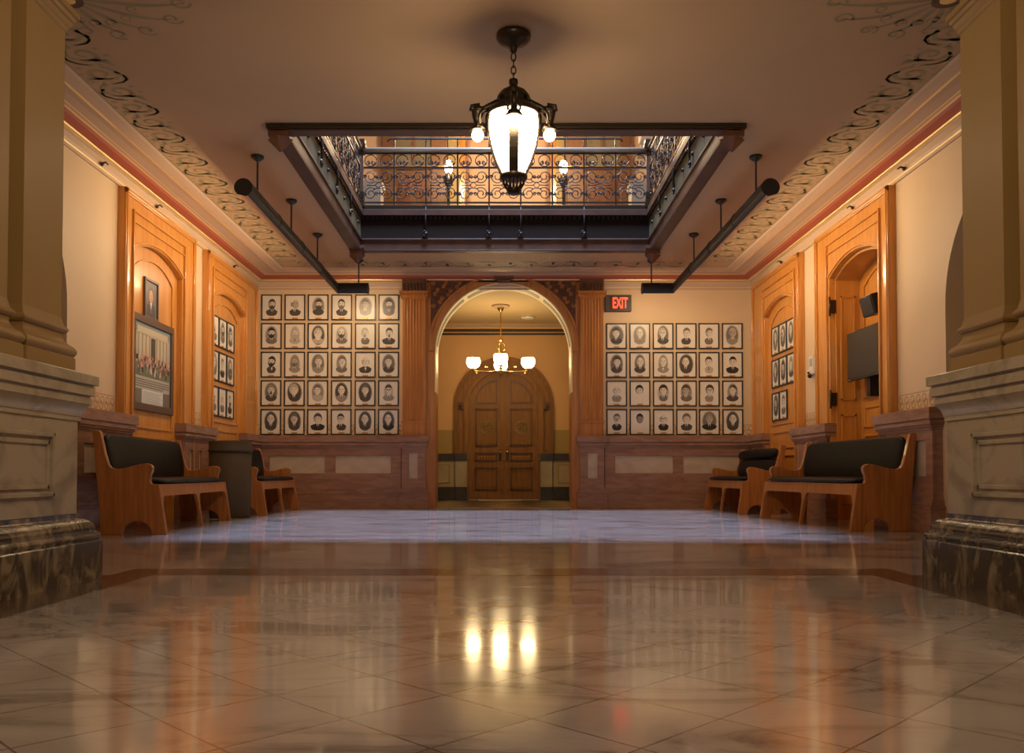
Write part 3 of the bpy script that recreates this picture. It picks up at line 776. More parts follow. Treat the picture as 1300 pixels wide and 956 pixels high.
def newel(x, parent):
    b = MB()
    b.box(-.045, .045, -.045, .045, 5.10, 6.05, copper)
    for z0, z1, o in ((5.10,5.22,.065),(5.22,5.25,.055),(5.25,5.36,.06),(6.0,6.04,.06),(6.10,6.16,.085),(6.16,6.24,.07)): b.box(-o, o, -o, o, z0, z1, iron_g)
    b.box(-.04,.04,-.04,.04,6.04,6.12,iron_g)
    b.build('newel_post', parent, bevel=.004, loc=(x, 0, 0))
newel(-.03, back_rail); newel(9*W+.03, back_rail)

# gallery walls and furniture beyond the railing
YU = 18.5
def pu(px): return (px-638)*YU/1100
def hu(py): return .645+(602-py)*YU/1100*1.003
b = MB()
b.box(-6.5, pu(566), YU, YU+.2, 5.08, 9.2, up_wall); b.box(pu(720), 6.6, YU, YU+.2, 5.08, 9.2, up_wall)
b.box(pu(590), pu(700), YU+.6, YU+.8, 5.08, 9.2, up_wall)
b.build('wall_gallery_back', kind='structure')
b = MB(); b.box(pu(566), pu(590)+.1, YU+.7, YU+.9, 5.08, 9.2, up_yel); b.box(pu(700)-.1, pu(720), YU+.7, YU+.9, 5.08, 9.2, up_yel)
b.build('wall_gallery_recess', kind='structure')
b = MB(); b.box(-6.6, -6.5, 7.5, YU, 5.08, 9.2, up_wall); b.build('wall_gallery_left', kind='structure')
b = MB(); b.box(6.6, 6.7, 7.5, YU, 5.08, 9.2, up_wall); b.build('wall_gallery_right', kind='structure')
b = MB(); b.box(-6.5, 6.6, 7.4, 7.5, 5.08, 9.2, up_wall); b.build('wall_gallery_front', kind='structure')
b = MB(); frame_ring(b, (-6.6,6.7,7.4,19.5), (-2.6,2.7,9.6,14.2), 9.2, 9.35, up_wall); b.build('ceiling_gallery', kind='structure')
b = MB(); 
for x in (pu(590)-.12, pu(700)-.0): b.box(x, x+.12, YU+.1, YU+.7, 5.08, 9.2, wood)
mark(b.build('trim_14', kind='structure'), 'narrow oak posts of the lit recess on the gallery', 'trim')
def gallery_case(px0, px1, pin0, pin1, label):
    e = empty('panelled_doorcase', (0,0,0), label=label, cat='doorcase', group='panelled doorcases on the gallery')
    b = MB(); x0, x1 = pu(px0), pu(px1); i0, i1 = pu(pin0), pu(pin1)
    b.box(x0, i0, YU-.12, YU, 5.08, 8.6, up_wood); b.box(i1, x1, YU-.12, YU, 5.08, 8.6, up_wood); b.box(x0, x1, YU-.14, YU, 8.0, 8.6, up_wood)
    b.box(x0-.03, x1+.03, YU-.16, YU, hu(215), hu(211), brass)
    b.build('frame', e, bevel=.01)
    b = MB(); b.box(i0, i1, YU-.06, YU, 5.08, hu(215), up_wood)
    for z0, z1 in ((5.3,6.2),(6.3,6.95)):
        for k in (0,1):
            c0 = i0+.06+k*(i1-i0)/2; c1 = c0+(i1-i0)/2-.12
            b.box(c0, c1, YU-.075, YU-.06, z0, z1, wood_rd)
    b.build('lower_panel', e, bevel=.004)
    b = MB(); b.box(i0, i1, YU-.04, YU, hu(211), 8.0, glass_d); b.box((i0+i1)/2-.03, (i0+i1)/2+.03, YU-.07, YU-.03, hu(211), 8.0, up_wood)
    b.build('transom_glass', e)
    return e
gallery_case(484, 566, 502, 547, 'red oak doorcase on the gallery, above the larger portrait grid')
gallery_case(720, 801, 744, 788, 'red oak doorcase on the gallery, above the EXIT sign')
for px0, px1, lab in ((460,484,'pale grey stone block on the gallery on the poster side'),(801,824,'pale grey stone block on the gallery on the television side')):
    b = MB(); x0 = (px0-638)*16.6/1100; x1 = (px1-638)*16.6/1100
    b.box(x0, x1, 16.4, 16.8, 5.08, 6.15, pale_st); b.box(x0-.03, x1+.03, 16.37, 16.83, 6.15, 6.25, pale_st)
    tag(b.build('stone_block', bevel=.01), lab, 'plinth', 'stone blocks on the gallery')
b = MB(); b.box((813-638)*17.5/1100, (832-638)*17.5/1100+.3, 17.3, 17.6, .645+424*17.5/1100, .645+436*17.5/1100, pale_st)
tag(b.build('wall_vent_box', bevel=.01), 'grey box fixed high on the gallery, above the television side', 'box')
b = MB(); b.box((813-638)*17.5/1100+.1, (832-638)*17.5/1100+.2, 17.5, 18.5, .645+427*17.5/1100, .645+433*17.5/1100, pale_st)
o_ = b.build('bracket'); o_.parent = bpy.data.objects['wall_vent_box']
def gallery_lamp(px, label):
    x = (px-638)*17.4/1100
    e = empty('globe_lamp', (x, 17.4, 5.08), label=label, cat='lamp', group='globe lamps on the gallery')
    b = MB(); b.lathe([(.12,0),(.12,.06),(.05,.12),(.035,.4),(.05,.75),(.03,.8),(.03,1.35),(.06,1.42),(.09,1.55),(.03,1.6),(.04,1.68),(.0,1.68)], iron_g, n=14)
    for k in range(6):
        a = k*PI/3; b.tube([(0,0,1.35),(.07*math.cos(a),.07*math.sin(a),1.45),(.10*math.cos(a),.10*math.sin(a),1.55),(.13*math.cos(a),.13*math.sin(a),1.58)], .014, iron_g, 5)
    b.build('standard', e)
    b = MB(); b.lathe([(0,0),(.05,0),(.075,.05),(.085,.12),(.075,.2),(.045,.25),(0,.27)], glow_u, (0,0,1.66), 20); b.build('globe', e)
gallery_lamp(569, 'lit globe lamp on a bronze standard on the gallery, poster side')
gallery_lamp(716, 'lit globe lamp on a bronze standard on the gallery, television side')

# ------------------------------------------------------------------ big lantern
LX, LY = .095, 7.40
lan = empty('hanging_lantern', (LX, LY, HC), label='large bronze lantern with a white glass urn and four small bulbs', cat='lantern')
b = MB(); b.lathe([(0,-.001),(.145,-.001),(.150,-.02),(.145,-.045),(.115,-.075),(.05,-.105),(.03,-.125),(.03,-.15),(.015,-.165),(0,-.17)], iron_g, n=28); b.build('canopy', lan)
for k in range(4):
    b = MB(); zc_ = -.20-k*.058; a = (k % 2)*PI/2
    b.tube([(.020*math.cos(t*PI/8)*math.cos(a), .020*math.cos(t*PI/8)*math.sin(a), zc_+.038*math.sin(t*PI/8)) for t in range(16)], .0065, iron_g, 6, True)
    b.build('chain_link', lan)
b = MB()
b.lathe([(0,-.40),(.038,-.40),(.040,-.43),(.034,-.455),(.06,-.475),(.11,-.505),(.14,-.545),(.147,-.575),(.135,-.60),(.17,-.625),(.21,-.66),(.228,-.69),(.228,-.715),(.212,-.72),(.20,-.70),(0,-.69)], iron_g, n=28)
for k in range(4):
    b.tube([(.147*math.cos(k*PI/2+PI/4),.147*math.sin(k*PI/2+PI/4),-.575),(.19*math.cos(k*PI/2+PI/4),.19*math.sin(k*PI/2+PI/4),-.64)], .015, iron_g, 6)
b.build('hood', lan)
gp = [(.200,-.705),(.211,-.76),(.212,-.82),(.205,-.89),(.190,-.97),(.168,-1.05),(.140,-1.13),(.108,-1.20),(.092,-1.235)]
b = MB(); b.lathe(gp, glow, n=32); b.build('glass_urn', lan)
for k in range(4):
    a = k*PI/2-PI/2
    b = MB()
    # rib running down the glass
    pr = gp if k % 2 else gp[1:]
    for (r0, z0), (r1, z1) in zip(pr, pr[1:]):
        w = .040
        t = Vector((-math.sin(a), math.cos(a), 0)); n = Vector((math.cos(a), math.sin(a), 0))
        A = [b.v(n*(r0+q)+t*w*s+Vector((0,0,z0))) for q in (-.002,.014) for s in (-1,1)]
        B = [b.v(n*(r1+q)+t*w*s+Vector((0,0,z1))) for q in (-.002,.014) for s in (-1,1)]
        for f in ((0,1,3,2),): b.face([A[i] for i in f], iron_g); b.face([B[i] for i in f], iron_g)
        for i, j in ((0,1),(1,3),(3,2),(2,0)): b.face([A[i], A[j], B[j], B[i]], iron_g)
    b.build('rib', lan)
    br = MB(Matrix.Rotation(a, 4, 'Z'))
    br.tube([(.14,0,-.60),(.20,0,-.63),(.26,0,-.66),(.31,0,-.655),(.335,0,-.68),(.325,0,-.73),(.31,0,-.79)], lambda t: .034-.006*t, iron_g, 8)
    br.tube([(.20,0,-.66),(.23,0,-.72),(.225,0,-.80),(.24,0,-.85),(.27,0,-.86),(.265,0,-.82)], .016, iron_g, 7)
    br.tube([(.29,0,-.62),(.36,0,-.63),(.365,0,-.67)], .02, iron_g, 7)
    for s in (-1, 1): br.tube([(.26,s*.04,-.66),(.29,s*.055,-.72),(.30,s*.05,-.79)], .012, iron_g, 6)
    br.lathe([(0,-.785),(.03,-.785),(.045,-.81),(.075,-.835),(.07,-.845),(.03,-.84)], iron_g, (.31,0,0), 14)
    for q in range(8):
        an = q*PI/4; br.tube([(.31+.04*math.cos(an),.04*math.sin(an),-.80),(.31+.068*math.cos(an),.068*math.sin(an),-.84)], .010, iron_g, 5)
    o = br.build('bracket', lan)
    b = MB(); b.ball((.31*math.cos(a), .31*math.sin(a), -.885), .052, bulb, 18); b.build('bulb', o)
b = MB()
b.lathe([(.092,-1.225),(.118,-1.23),(.120,-1.26),(.10,-1.275),(.092,-1.28)], iron_g, n=28)
b.lathe([(.060,-1.345),(.062,-1.36),(.05,-1.39),(.02,-1.405),(0,-1.41)], iron_g, n=24); b.lathe([(.09,-1.27),(.0,-1.275)], iron_g, n=20)
for k in range(16):
    an = k*PI/8; b.tube([(.092*math.cos(an),.092*math.sin(an),-1.275),(.088*math.cos(an),.088*math.sin(an),-1.31),(.06*math.cos(an),.06*math.sin(an),-1.352)], .007, iron_g, 5)
b.build('bottom_cup', lan)

# ------------------------------------------------------------------ L-shaped wall-washer tubes
def washer(side, label):
    sg = -1 if side == 'L' else 1
    xc = -2.97 if side == 'L' else 3.07
    xe = -2.39 if side == 'L' else 2.48
    ya, yb_ = 9.85, 15.28
    root = empty('linear_wall_washer', (xc, ya, HC), label=label, cat='light fixture', group='L-shaped black wall washers hanging from the ceiling')
    R = .105; zc_ = 3.915-HC+.015
    # cross-section: a bent sheet closed to the room and below, open toward the wall
    angs = [(-62+i*14)*PI/180 for i in range(16)]       # from below round over the top
    out = [(R*math.cos(a), R*math.sin(a)) for a in angs]; inn = [((R-.012)*math.cos(a), (R-.012)*math.sin(a)) for a in angs]
    sec = out+inn[::-1]
    b = MB()
    L1 = yb_-ya
    # leg along the side wall; section x points to the room centre
    def ring(fn): return [b.v(fn(p)) for p in sec]
    r0 = ring(lambda p: (-sg*p[0], 0, zc_+p[1]))
    r1 = ring(lambda p: (-sg*p[0], L1-p[0], zc_+p[1]))       # mitred corner
    r2 = ring(lambda p: ((xe-xc), L1-p[0], zc_+p[1]))
    n = len(sec)
    for A, B in ((r0, r1), (r1, r2)):
        for i in range(n): b.face([A[i], A[(i+1) % n], B[(i+1) % n], B[i]], fix_m, False)
    b.face(r0, fix_m); b.face(r2[::-1], fix_m)
    # end plates
    b.prism([(-sg*R*math.cos(t*PI/12), zc_+R*math.sin(t*PI/12)) for t in range(-5,16)], 'y', -.012, 0, fix_m)
    b.prism([(L1-R*math.cos(t*PI/12), zc_+R*math.sin(t*PI/12)) for t in range(-5,16)], 'x', xe-xc, xe-xc+(-sg)*.012, fix_m)
    for yy in (1.3, 2.6, 3.9): b.tube([(-sg*R*math.cos(a)*1.02, yy, zc_+R*math.sin(a)*1.02) for a in angs[1:]], .005, fix_m, 4)
    b.build('housing', root)
    for (px_, py_) in ((.04*-sg, .42), (.04*-sg, 2.08), (.04*-sg, 3.78), (xe-xc+sg*.16, L1-.0)):
        b = MB()
        b.lathe([(0,-.001),(.075,-.001),(.078,-.025),(.045,-.05),(.02,-.065),(.012,-.07),(.012,zc_+R-.01),(0,zc_+R-.01)], fix_m, (px_, py_, 0), 14)
        b.build('hanger_rod', root)
    b = MB()
    tube_m = mat('lamp_tube_lit', (1,.85,.6), .3, emit=8, emit_col=(1,.76,.46))
    b.tube([(sg*.0,.08,zc_+.03),(sg*.0,L1-.06,zc_+.03)], .018, tube_m, 8)
    b.tube([(-sg*.06,L1,zc_+.03),((xe-xc)+sg*.05,L1,zc_+.03)], .018, tube_m, 8)
    b.build('lamp_tube', root)
    return root, xc, xe, sg
for sd, lab in (('L','long black L-shaped washer light hung in front of the poster and nine-portrait doorways'),('R','long black L-shaped washer light hung in front of the television doorway')):
    washer(sd, lab)

# ------------------------------------------------------------------ portraits
FW, FH = .395, .495
def frame_mesh(w, h, t, m, dep=.022):
    b = MB()
    b.box(-w/2, w/2, -dep, 0, 0, t, m); b.box(-w/2, w/2, -dep, 0, h-t, h, m)
    b.box(-w/2, -w/2+t, -dep, 0, t, h-t, m); b.box(w/2-t, w/2, -dep, 0, t, h-t, m)
    return b
def photo_mesh(s, seed, w=FW, h=FH):
    """a sepia vignette portrait; s: dict of traits"""
    rnd = random.Random(seed); b = MB()
    y0 = -.008
    b.box(-w/2+.015, w/2-.015, y0, -.001, .015, h-.015, paper)
    ly = [y0-.0004]
    def lay():
        ly[0] -= .0004; return ly[0]
    dx = s.get('dx', rnd.uniform(-.012,.012)); cz = .305+s.get('dz', 0); sc = s.get('sc', 1.0)*1.16
    o = s.get('o'); ow = s.get('ow', .105)
    if o is not None:
        ow += .012; b.ell(0, .265, ow+.010, .192, lay(), INK[min(5, o+2)]); b.ell(0, .265, ow, .180, lay(), INK[min(5, o+1)]); b.ell(0, .265, ow-.012, .165, lay(), INK[o])
    st = s.get('suit', 1); sw = s.get('sw', .10)*1.12
    if st is not None:
        yb = lay()
        bot = .098 if o is None else .112
        b.poly([(-sw,.165),(-sw*.86,.185),(-.045+dx,.215),(.045+dx,.215),(sw*.86,.185),(sw,.165),(sw*.8,bot+.01),(sw*.4,bot-.012),(-sw*.4,bot-.012),(-sw*.8,bot+.01)], yb, INK[st])
        yb = lay()
        b.poly([(dx-.032,.222),(dx,.13),(dx+.032,.222)], yb, INK[5] if st < 4 else INK[4])
        if s.get('tie', 1):
            yb = lay()
            if s.get('bow'): b.poly([(dx-.025,.212),(dx-.025,.188),(dx,.198),(dx+.025,.188),(dx+.025,.212),(dx,.202)], yb, INK[0])
            else: b.poly([(dx-.008,.212),(dx+.008,.212),(dx+.010,.15),(dx,.135),(dx-.010,.15)], yb, INK[min(2, st)])
    hr = s.get('hair', 1); style = s.get('st', 'short')
    yb = lay(); rx, rz = .054*sc, .074*sc
    fx = dx+s.get('turn', 0)*.010
    if style == 'bushy': b.ell(dx, cz+.018, rx*1.30, rz*1.12, yb, INK[hr])
    elif style == 'long': b.ell(dx, cz+.0, rx*1.32, rz*1.22, yb, INK[hr])
    elif style == 'short': b.ell(dx-s.get('turn', 0)*.006, cz+.016, rx*1.12, rz*1.06, yb, INK[hr])
    elif style == 'sides':
        b.ell(dx-rx*.86, cz-.004, rx*.30, rz*.5, yb, INK[hr]); b.ell(dx+rx*.86, cz-.004, rx*.30, rz*.5, yb-.0001, INK[hr])
    if style != 'bald':
        for e in (-1, 1): b.ell(dx+e*rx*.98, cz-.008, .009, .017, lay(), INK[4])
    ft = s.get('face', 5)
    b.ell(fx, cz, rx, rz, lay(), INK[ft])
    b.ell(fx-rx*.42, cz-.006, rx*.52, rz*.78, lay(), INK[max(2, ft-1)])       # shaded half of the drawing
    b.ell(fx-rx*.02, cz-.004, rx*.60, rz*.80, lay(), INK[ft])
    if style in ('short','bushy','long'):
        yb = lay(); side = s.get('part', rnd.choice((-1, 1)))
        b.poly([(fx-rx*.92,cz+.026),(fx-rx*.7,cz+rz*.93),(fx,cz+rz*1.10),(fx+rx*.7,cz+rz*.93),(fx+rx*.92,cz+.026),(fx+rx*.66,cz+.044),(fx+side*rx*.2,cz+.052+s.get('rec', 0)*.012),(fx-rx*.66,cz+.044)], yb, INK[hr])
    for e in (-1, 1):
        b.ell(fx+e*.021*sc, cz+.010, .0105, .0050, lay(), INK[1], n=8)
        b.ell(fx+e*.021*sc, cz+.020, .014, .0034, lay(), INK[2], n=8)
    b.poly([(fx-.003,cz+.006),(fx+.007,cz-.014),(fx-.007,cz-.016)], lay(), INK[3])
    b.ell(fx, cz-.034, .0145, .0036, lay(), INK[2], n=8)
    def bpoly(dn): return [(fx-rx*1.0,cz+.014),(fx-rx*.98,cz-.035),(fx-rx*.62,cz-dn*.8),(fx,cz-dn),(fx+rx*.62,cz-dn*.8),(fx+rx*.98,cz-.035),(fx+rx*1.0,cz+.014),(fx+rx*.80,cz-.020),(fx+.028,cz-.038),(fx+.016,cz-.022),(fx-.016,cz-.022),(fx-.028,cz-.038),(fx-rx*.80,cz-.020)]
    bd = s.get('beard'); bt = s.get('bt', 1)
    if bd == 'full': b.poly(bpoly(.105), lay(), INK[bt])
    if bd == 'long': b.poly(bpoly(.15), lay(), INK[bt])
    if bd == 'goatee': b.ell(fx, cz-.058, .019, .026, lay(), INK[bt], n=12)
    if bd in ('full','long','goatee'): b.ell(fx, cz-.034, .011, .0032, lay(), INK[3], n=8)
    if s.get('mus') or bd: b.ell(fx, cz-.024, .023, .0062, lay(), INK[min(bt, 2) if s.get('bt', 1) < 3 else bt], n=10)
    if s.get('gl'):
        for e in (-1, 1):
            y = lay(); b.tube([(fx+e*.022+.0155*math.cos(t*PI/6), y, cz+.009+.0125*math.sin(t*PI/6)) for t in range(12)], .0020, INK[0], 4, True)
        b.tube([(fx-.008,y,cz+.011),(fx+.008,y,cz+.011)], .0018, INK[0], 4)
    return b
frame_proto = frame_mesh(FW, FH, .022, frame_m).build('frame', bevel=.002)
pb = MB(); pb.box(-.055, .055, -.0125, -.008, .026, .050, plate); plate_proto = pb.build('nameplate')
C.objects.unlink(frame_proto); C.objects.unlink(plate_proto)
def portrait(loc, rz, spec, seed, label, group):
    if 'portrait' not in label: label = 'portrait: '+label
    e = empty('framed_portrait', loc, rz, label, 'portrait', group)
    f = frame_proto.copy(); C.objects.link(f); f.parent = e
    p = photo_mesh(spec, seed)
    bm = p.bm; me = bpy.data.meshes.new('photograph'); bm.to_mesh(me); bm.free()
    for m in p.mats: me.materials.append(m)
    o = bpy.data.objects.new('photograph', me); C.objects.link(o); o.parent = e
    n = plate_proto.copy(); C.objects.link(n); n.parent = e
    return e
D = dict
LEFT = [
 [(D(beard='full',suit=1,st='short'),'dark-bearded man without oval'),(D(st='sides',hair=2,turn=2,suit=1,face=4),'bald man turned in profile'),(D(o=3,beard='long',bt=1,st='short',suit=1),'long dark-bearded man in grey oval'),
  (D(beard='full',bt=2,st='short',rec=1,suit=1),'full-bearded man in buttoned dark coat'),(D(o=3,ow=.115,hair=2,suit=3,face=4),'faint dark-haired man in pale oval'),(D(o=2,beard='full',bt=2,suit=2),'bearded man in grey oval')],
 [(D(o=3,beard='full',bt=0,hair=0,suit=2),'black-bearded man in smudged oval'),(D(hair=4,beard='full',bt=4,suit=4,face=5,o=4,ow=.085),'very faded bearded man'),(D(o=1,beard='long',bt=5,hair=4,st='long',suit=4),'white-bearded man in dark oval'),
  (D(o=4,beard='full',bt=1,hair=1,st='sides',suit=2),'bald man with bushy dark beard'),(D(hair=4,beard='goatee',bt=3,suit=2,sw=.075),'pale sketched man with short beard'),(D(hair=1,mus=1,beard='goatee',bt=2,suit=1,sw=.115),'side-parted man with wide coat')],
 [(D(hair=0,beard='full',bt=0,suit=1,bow=1,turn=-1,sw=.08),'black-bearded man with bow tie'),(D(o=3,ow=.085,hair=3,beard='full',bt=2,suit=3,face=4),'grey-toned bearded man in narrow oval'),(D(o=2,hair=3,beard='goatee',bt=4,suit=3),'grey-haired man with white goatee'),
  (D(o=3,ow=.09,hair=2,st='bushy',mus=1,suit=2),'bushy-haired man with dark moustache'),(D(st='sides',hair=2,suit=1,bow=1,sw=.11),'clean-shaven bow-tied man with side hair'),(D(o=2,hair=2,suit=1,mus=0),'round-faced man in dark-edged oval')],
 [(D(o=2,hair=3,beard='goatee',bt=0,suit=1),'man with dark goatee in oval'),(D(o=1,ow=.12,hair=4,st='bushy',suit=1,sc=1.12),'large white-haired man filling dark oval'),(D(o=3,hair=2,suit=4,tie=0),'clean-shaven man with white collar in pale oval'),
  (D(o=1,st='sides',hair=1,suit=3),'bald man with pale coat in dark oval'),(D(o=1,ow=.11,hair=2,suit=1),'smooth-faced man in broad dark oval'),(D(hair=1,gl=1,suit=3,o=4,ow=.08),'man with round spectacles and pale coat')],
 [(D(o=1,hair=4,st='sides',suit=1),'white-haired man in dark oval'),(D(o=1,hair=2,mus=1,suit=1),'moustached man in dark oval'),(D(hair=1,st='bushy',suit=0,sw=.125),'wavy-haired man in wide black suit'),
  (D(hair=1,gl=1,suit=1,sw=.085),'dark-haired man with wire spectacles'),(D(o=1,st='sides',hair=3,suit=1),'smiling bald man in dark oval'),(D(o=1,ow=.095,st='sides',hair=0,suit=0),'bald man in black suit and broad tie')]]
RIGHT = [
 [(D(o=2,ow=.12,hair=1,suit=1),'dark-haired man in broad grey oval'),(D(o=3,ow=.11,st='sides',hair=2,suit=3),'bald man in broad pale oval'),(D(o=2,ow=.09,hair=4,gl=1,suit=1),'bespectacled pale-haired man in dark oval'),
  (D(hair=2,suit=1,sw=.085),'neatly combed man without oval'),(D(hair=2,suit=2,sw=.075,turn=1),'crop-haired man tilting his head'),(D(o=2,hair=4,suit=3,face=4),'white-haired man in grey narrow oval')],
 [(D(o=2,hair=1,st='bushy',suit=1),'curly-haired man in dark oval'),(D(o=2,ow=.085,st='sides',hair=3,suit=1),'bald man in narrow oval'),(D(o=3,ow=.08,st='sides',hair=2,suit=3,bow=1),'bald man with bow tie'),
  (D(o=1,ow=.115,st='sides',hair=3,suit=1),'bald man in large dark oval'),(D(hair=1,suit=4,sw=.075,mus=0),'short-haired man with faint shoulders'),(D(hair=0,suit=0,sw=.11),'slick black-haired man in black suit')],
 [(D(st='sides',hair=3,suit=3,sw=.085),'thin-haired man in grey suit'),(D(hair=0,st='bushy',suit=None,sc=.95),'thick black-haired head with no shoulders'),(D(o=4,hair=0,st='bushy',suit=2,sw=.075),'dark wavy-haired man with narrow face'),
  (D(o=3,ow=.095,hair=1,st='bushy',suit=2,face=4),'curly-haired man in soft grey oval'),(D(hair=1,gl=1,st='bushy',suit=3,sw=.075),'bespectacled man with tall hair'),(D(o=3,ow=.09,hair=1,rec=1,suit=1,turn=-1,sw=.105),'receding-haired man glancing aside')],
 [(D(hair=2,gl=1,mus=1,suit=0,sw=.085),'moustached bespectacled man in black suit'),(D(hair=0,face=3,suit=None,st='short'),'darkly shaded face without shoulders'),(D(st='sides',hair=1,gl=1,suit=0,sw=.09),'bald man with heavy black spectacles'),
  (D(hair=2,st='bushy',suit=1,sw=.10),'full-haired man with dark tie'),(D(o=2,ow=.12,hair=3,suit=0,sw=.13,face=4),'stout man in broad black suit'),(D(o=1,st='sides',hair=4,suit=1),'bald egg-headed man in dark oval')]]
rows_l = [374.1, 410.4, 446.7, 482.8, 519.3]; cols_l = [330.6, 360.4, 390.0, 420.0, 450.2, 479.9]
rows_r = [410.5, 447.0, 483.2, 519.4]; cols_r = [770.0, 799.6, 829.3, 858.6, 887.6, 917.3]
ORD = ['first','second','third','fourth','fifth','sixth']; ROWN = ['top row','second row','third row','fourth row','bottom row']
yp = 602-1100*math.tan(math.radians(1.5))
def hz(py, Y):
    t = (yp-py)/1100; s_, c_ = math.sin(math.radians(1.5)), math.cos(math.radians(1.5)); return .645+Y*(s_+t*c_)/(c_-t*s_)
for r in range(5):
    for c in range(6):
        sp, ds = LEFT[r][c]
        rn = ROWN[r] if r < 4 else 'bottom row'
        portrait(((cols_l[c]+13.1-638)*.015, YB-.001+random.uniform(-.002,0), hz(rows_l[r], YB)-FH), 0, sp, r*10+c,
                 '%s, %s, %s from corner, larger grid' % (ds, rn, ORD[c]), 'portraits of the larger grid beside the archway')
for r in range(4):
    for c in range(6):
        sp, ds = RIGHT[r][c]
        rn = ('top row','second row','third row','bottom row')[r]
        portrait(((cols_r[c]+13.1-638)*.015, YB-.001+random.uniform(-.002,0), hz(rows_r[r], YB)-FH), 0, sp, 100+r*10+c,
                 '%s, %s, %s from archway, under EXIT' % (ds, rn, ORD[c]), 'portraits under the EXIT sign')
def rspec(i):
    rr = random.Random(500+i)
    return D(o=rr.choice((1,2,3,None)), hair=rr.choice((0,1,2,3)), st=rr.choice(('short','sides','bushy')), suit=rr.choice((0,1,2)), beard=rr.choice((None,None,'full','goatee')), gl=rr.random() > .75)
CN = ('nearest the bin side','middle of its row','nearest the room corner')
tops = (3.235, 2.665, 2.085)
for r in range(3):
    for c in range(3):
        u = 13.83+c*.405+.2
        portrait((XL+.012, u, tops[r]-FH), PI/2, rspec(r*3+c), 200+r*3+c,
                 'small framed portrait in nine-portrait oak doorway, %s, %s' % (('top row','middle row','bottom row')[r], ('beside the bin end','middle column','next to room corner')[c]), 'nine portraits in the oak doorway behind the bin')
for r in range(3):
    for c in range(3):
        if r == 2 and c == 0: continue
        u = 14.05+c*.405+.2
        portrait((XR-.012, u, tops[r]-FH-.02), -PI/2, rspec(20+r*3+c), 300+r*3+c,
                 'small framed portrait in eight-portrait oak doorway, %s, %s' % (('top row','middle row','bottom row')[r], ('beside the thermostat end','middle column','next to room corner')[c]), 'eight portraits in the oak doorway beside the thermostat')

# small colour portrait and the large poster in the first doorway
e = empty('small_portrait', (XL+.012, 11.47, 2.70), PI/2, 'small dark-framed colour portrait of a person in a suit above the large poster', 'portrait')
frame_mesh(.45, .53, .035, frame_b, .03).build('frame', e, bevel=.003)
b = MB(); suit = mat('photo_navy', (.03,.03,.05), .4); skin_p = mat('photo_skin', (.55,.28,.19), .5); bgp = mat('photo_backdrop', (.13,.10,.08), .4)
b.box(-.20, .20, -.012, -.001, .02, .51, bgp)
b.poly([(-.14,.03),(-.13,.17),(-.05,.22),(.05,.22),(.13,.17),(.14,.03)], -.0128, suit)
b.poly([(-.035,.22),(0,.08),(.035,.22)], -.0132, mat('photo_white', (.7,.66,.6), .5)); b.poly([(-.008,.20),(.008,.20),(.012,.09),(-.012,.09)], -.0135, red_m)
b.ell(0, .33, .075, .098, -.0130, INK[1]); b.ell(0, .305, .062, .085, -.0134, skin_p)
for s in (-1, 1): b.ell(s*.024, .315, .009, .005, -.0138, INK[0], n=8)
b.ell(0, .27, .018, .004, -.0138, INK[2], n=8); b.poly([(-.004,.305),(.007,.285),(-.007,.285)], -.0138, INK[3])
b.build('photograph', e)
e = empty('framed_poster', (XL+.012, 11.53, 1.47), PI/2, 'large brown-framed poster of a crowd before a building with text below', 'poster')
frame_mesh(1.37, 1.235, .095, frame_b, .045).build('frame', e, bevel=.006)
b = MB()
b.box(-.60, .60, -.02, -.001, .09, 1.15, mat('poster_mount', (.42,.38,.31), .4))
bl = mat('poster_building', (.50,.40,.27), .5); sky_p = mat('poster_sky', (.20,.24,.24), .5); gr = mat('poster_lawn', (.16,.17,.10), .5)
b.box(-.59, .59, -.022, -.02, 1.0, 1.145, sky_p); b.box(-.50, .50, -.023, -.02, .66, 1.09, bl)
for i in range(9): b.box(-.46+i*.115-.015, -.46+i*.115+.015, -.0245, -.023, .70, 1.0, INK[3])
b.box(-.07, .07, -.025, -.023, .62, .98, INK[1]); b.box(-.54,.54,-.0245,-.023,.99,1.02,INK[4])
b.box(-.59, .59, -.024, -.02, .45, .62, gr)
rnd = random.Random(5)
pc = [INK[0], INK[1], INK[2], mat('poster_red', (.25,.06,.05), .5), mat('poster_blue', (.08,.09,.16), .5), INK[3], INK[5]]
for i in range(110):
    x = rnd.uniform(-.56,.56); z = rnd.uniform(.47,.66); m = rnd.choice(pc); s = rnd.uniform(.016,.024)
    yy = -.0255-(.66-z)*.02
    b.poly([(x-s,z),(x+s,z),(x+s*.8,z+.06),(x-s*.8,z+.06)], yy, m); b.ell(x, z+.078, .013, .017, yy-.0002, skin_p, n=8)
for i in range(4): b.box(-.56, .56-(.2 if i == 3 else 0), -.0225, -.02, .40-i*.03, .412-i*.03, INK[2])
b.box(-.59, -.36, -.0225, -.02, .10, .28, INK[2]); b.box(.36, .59, -.0225, -.02, .10, .28, INK[2])
b.box(-.34, .34, -.0225, -.02, .10, .28, mat('poster_panel', (.62,.60,.56), .4))
for i in range(7): b.box(-.31, .31-(i % 3)*.05, -.0235, -.0225, .115+i*.022, .121+i*.022, INK[3])
b.build('print', e)

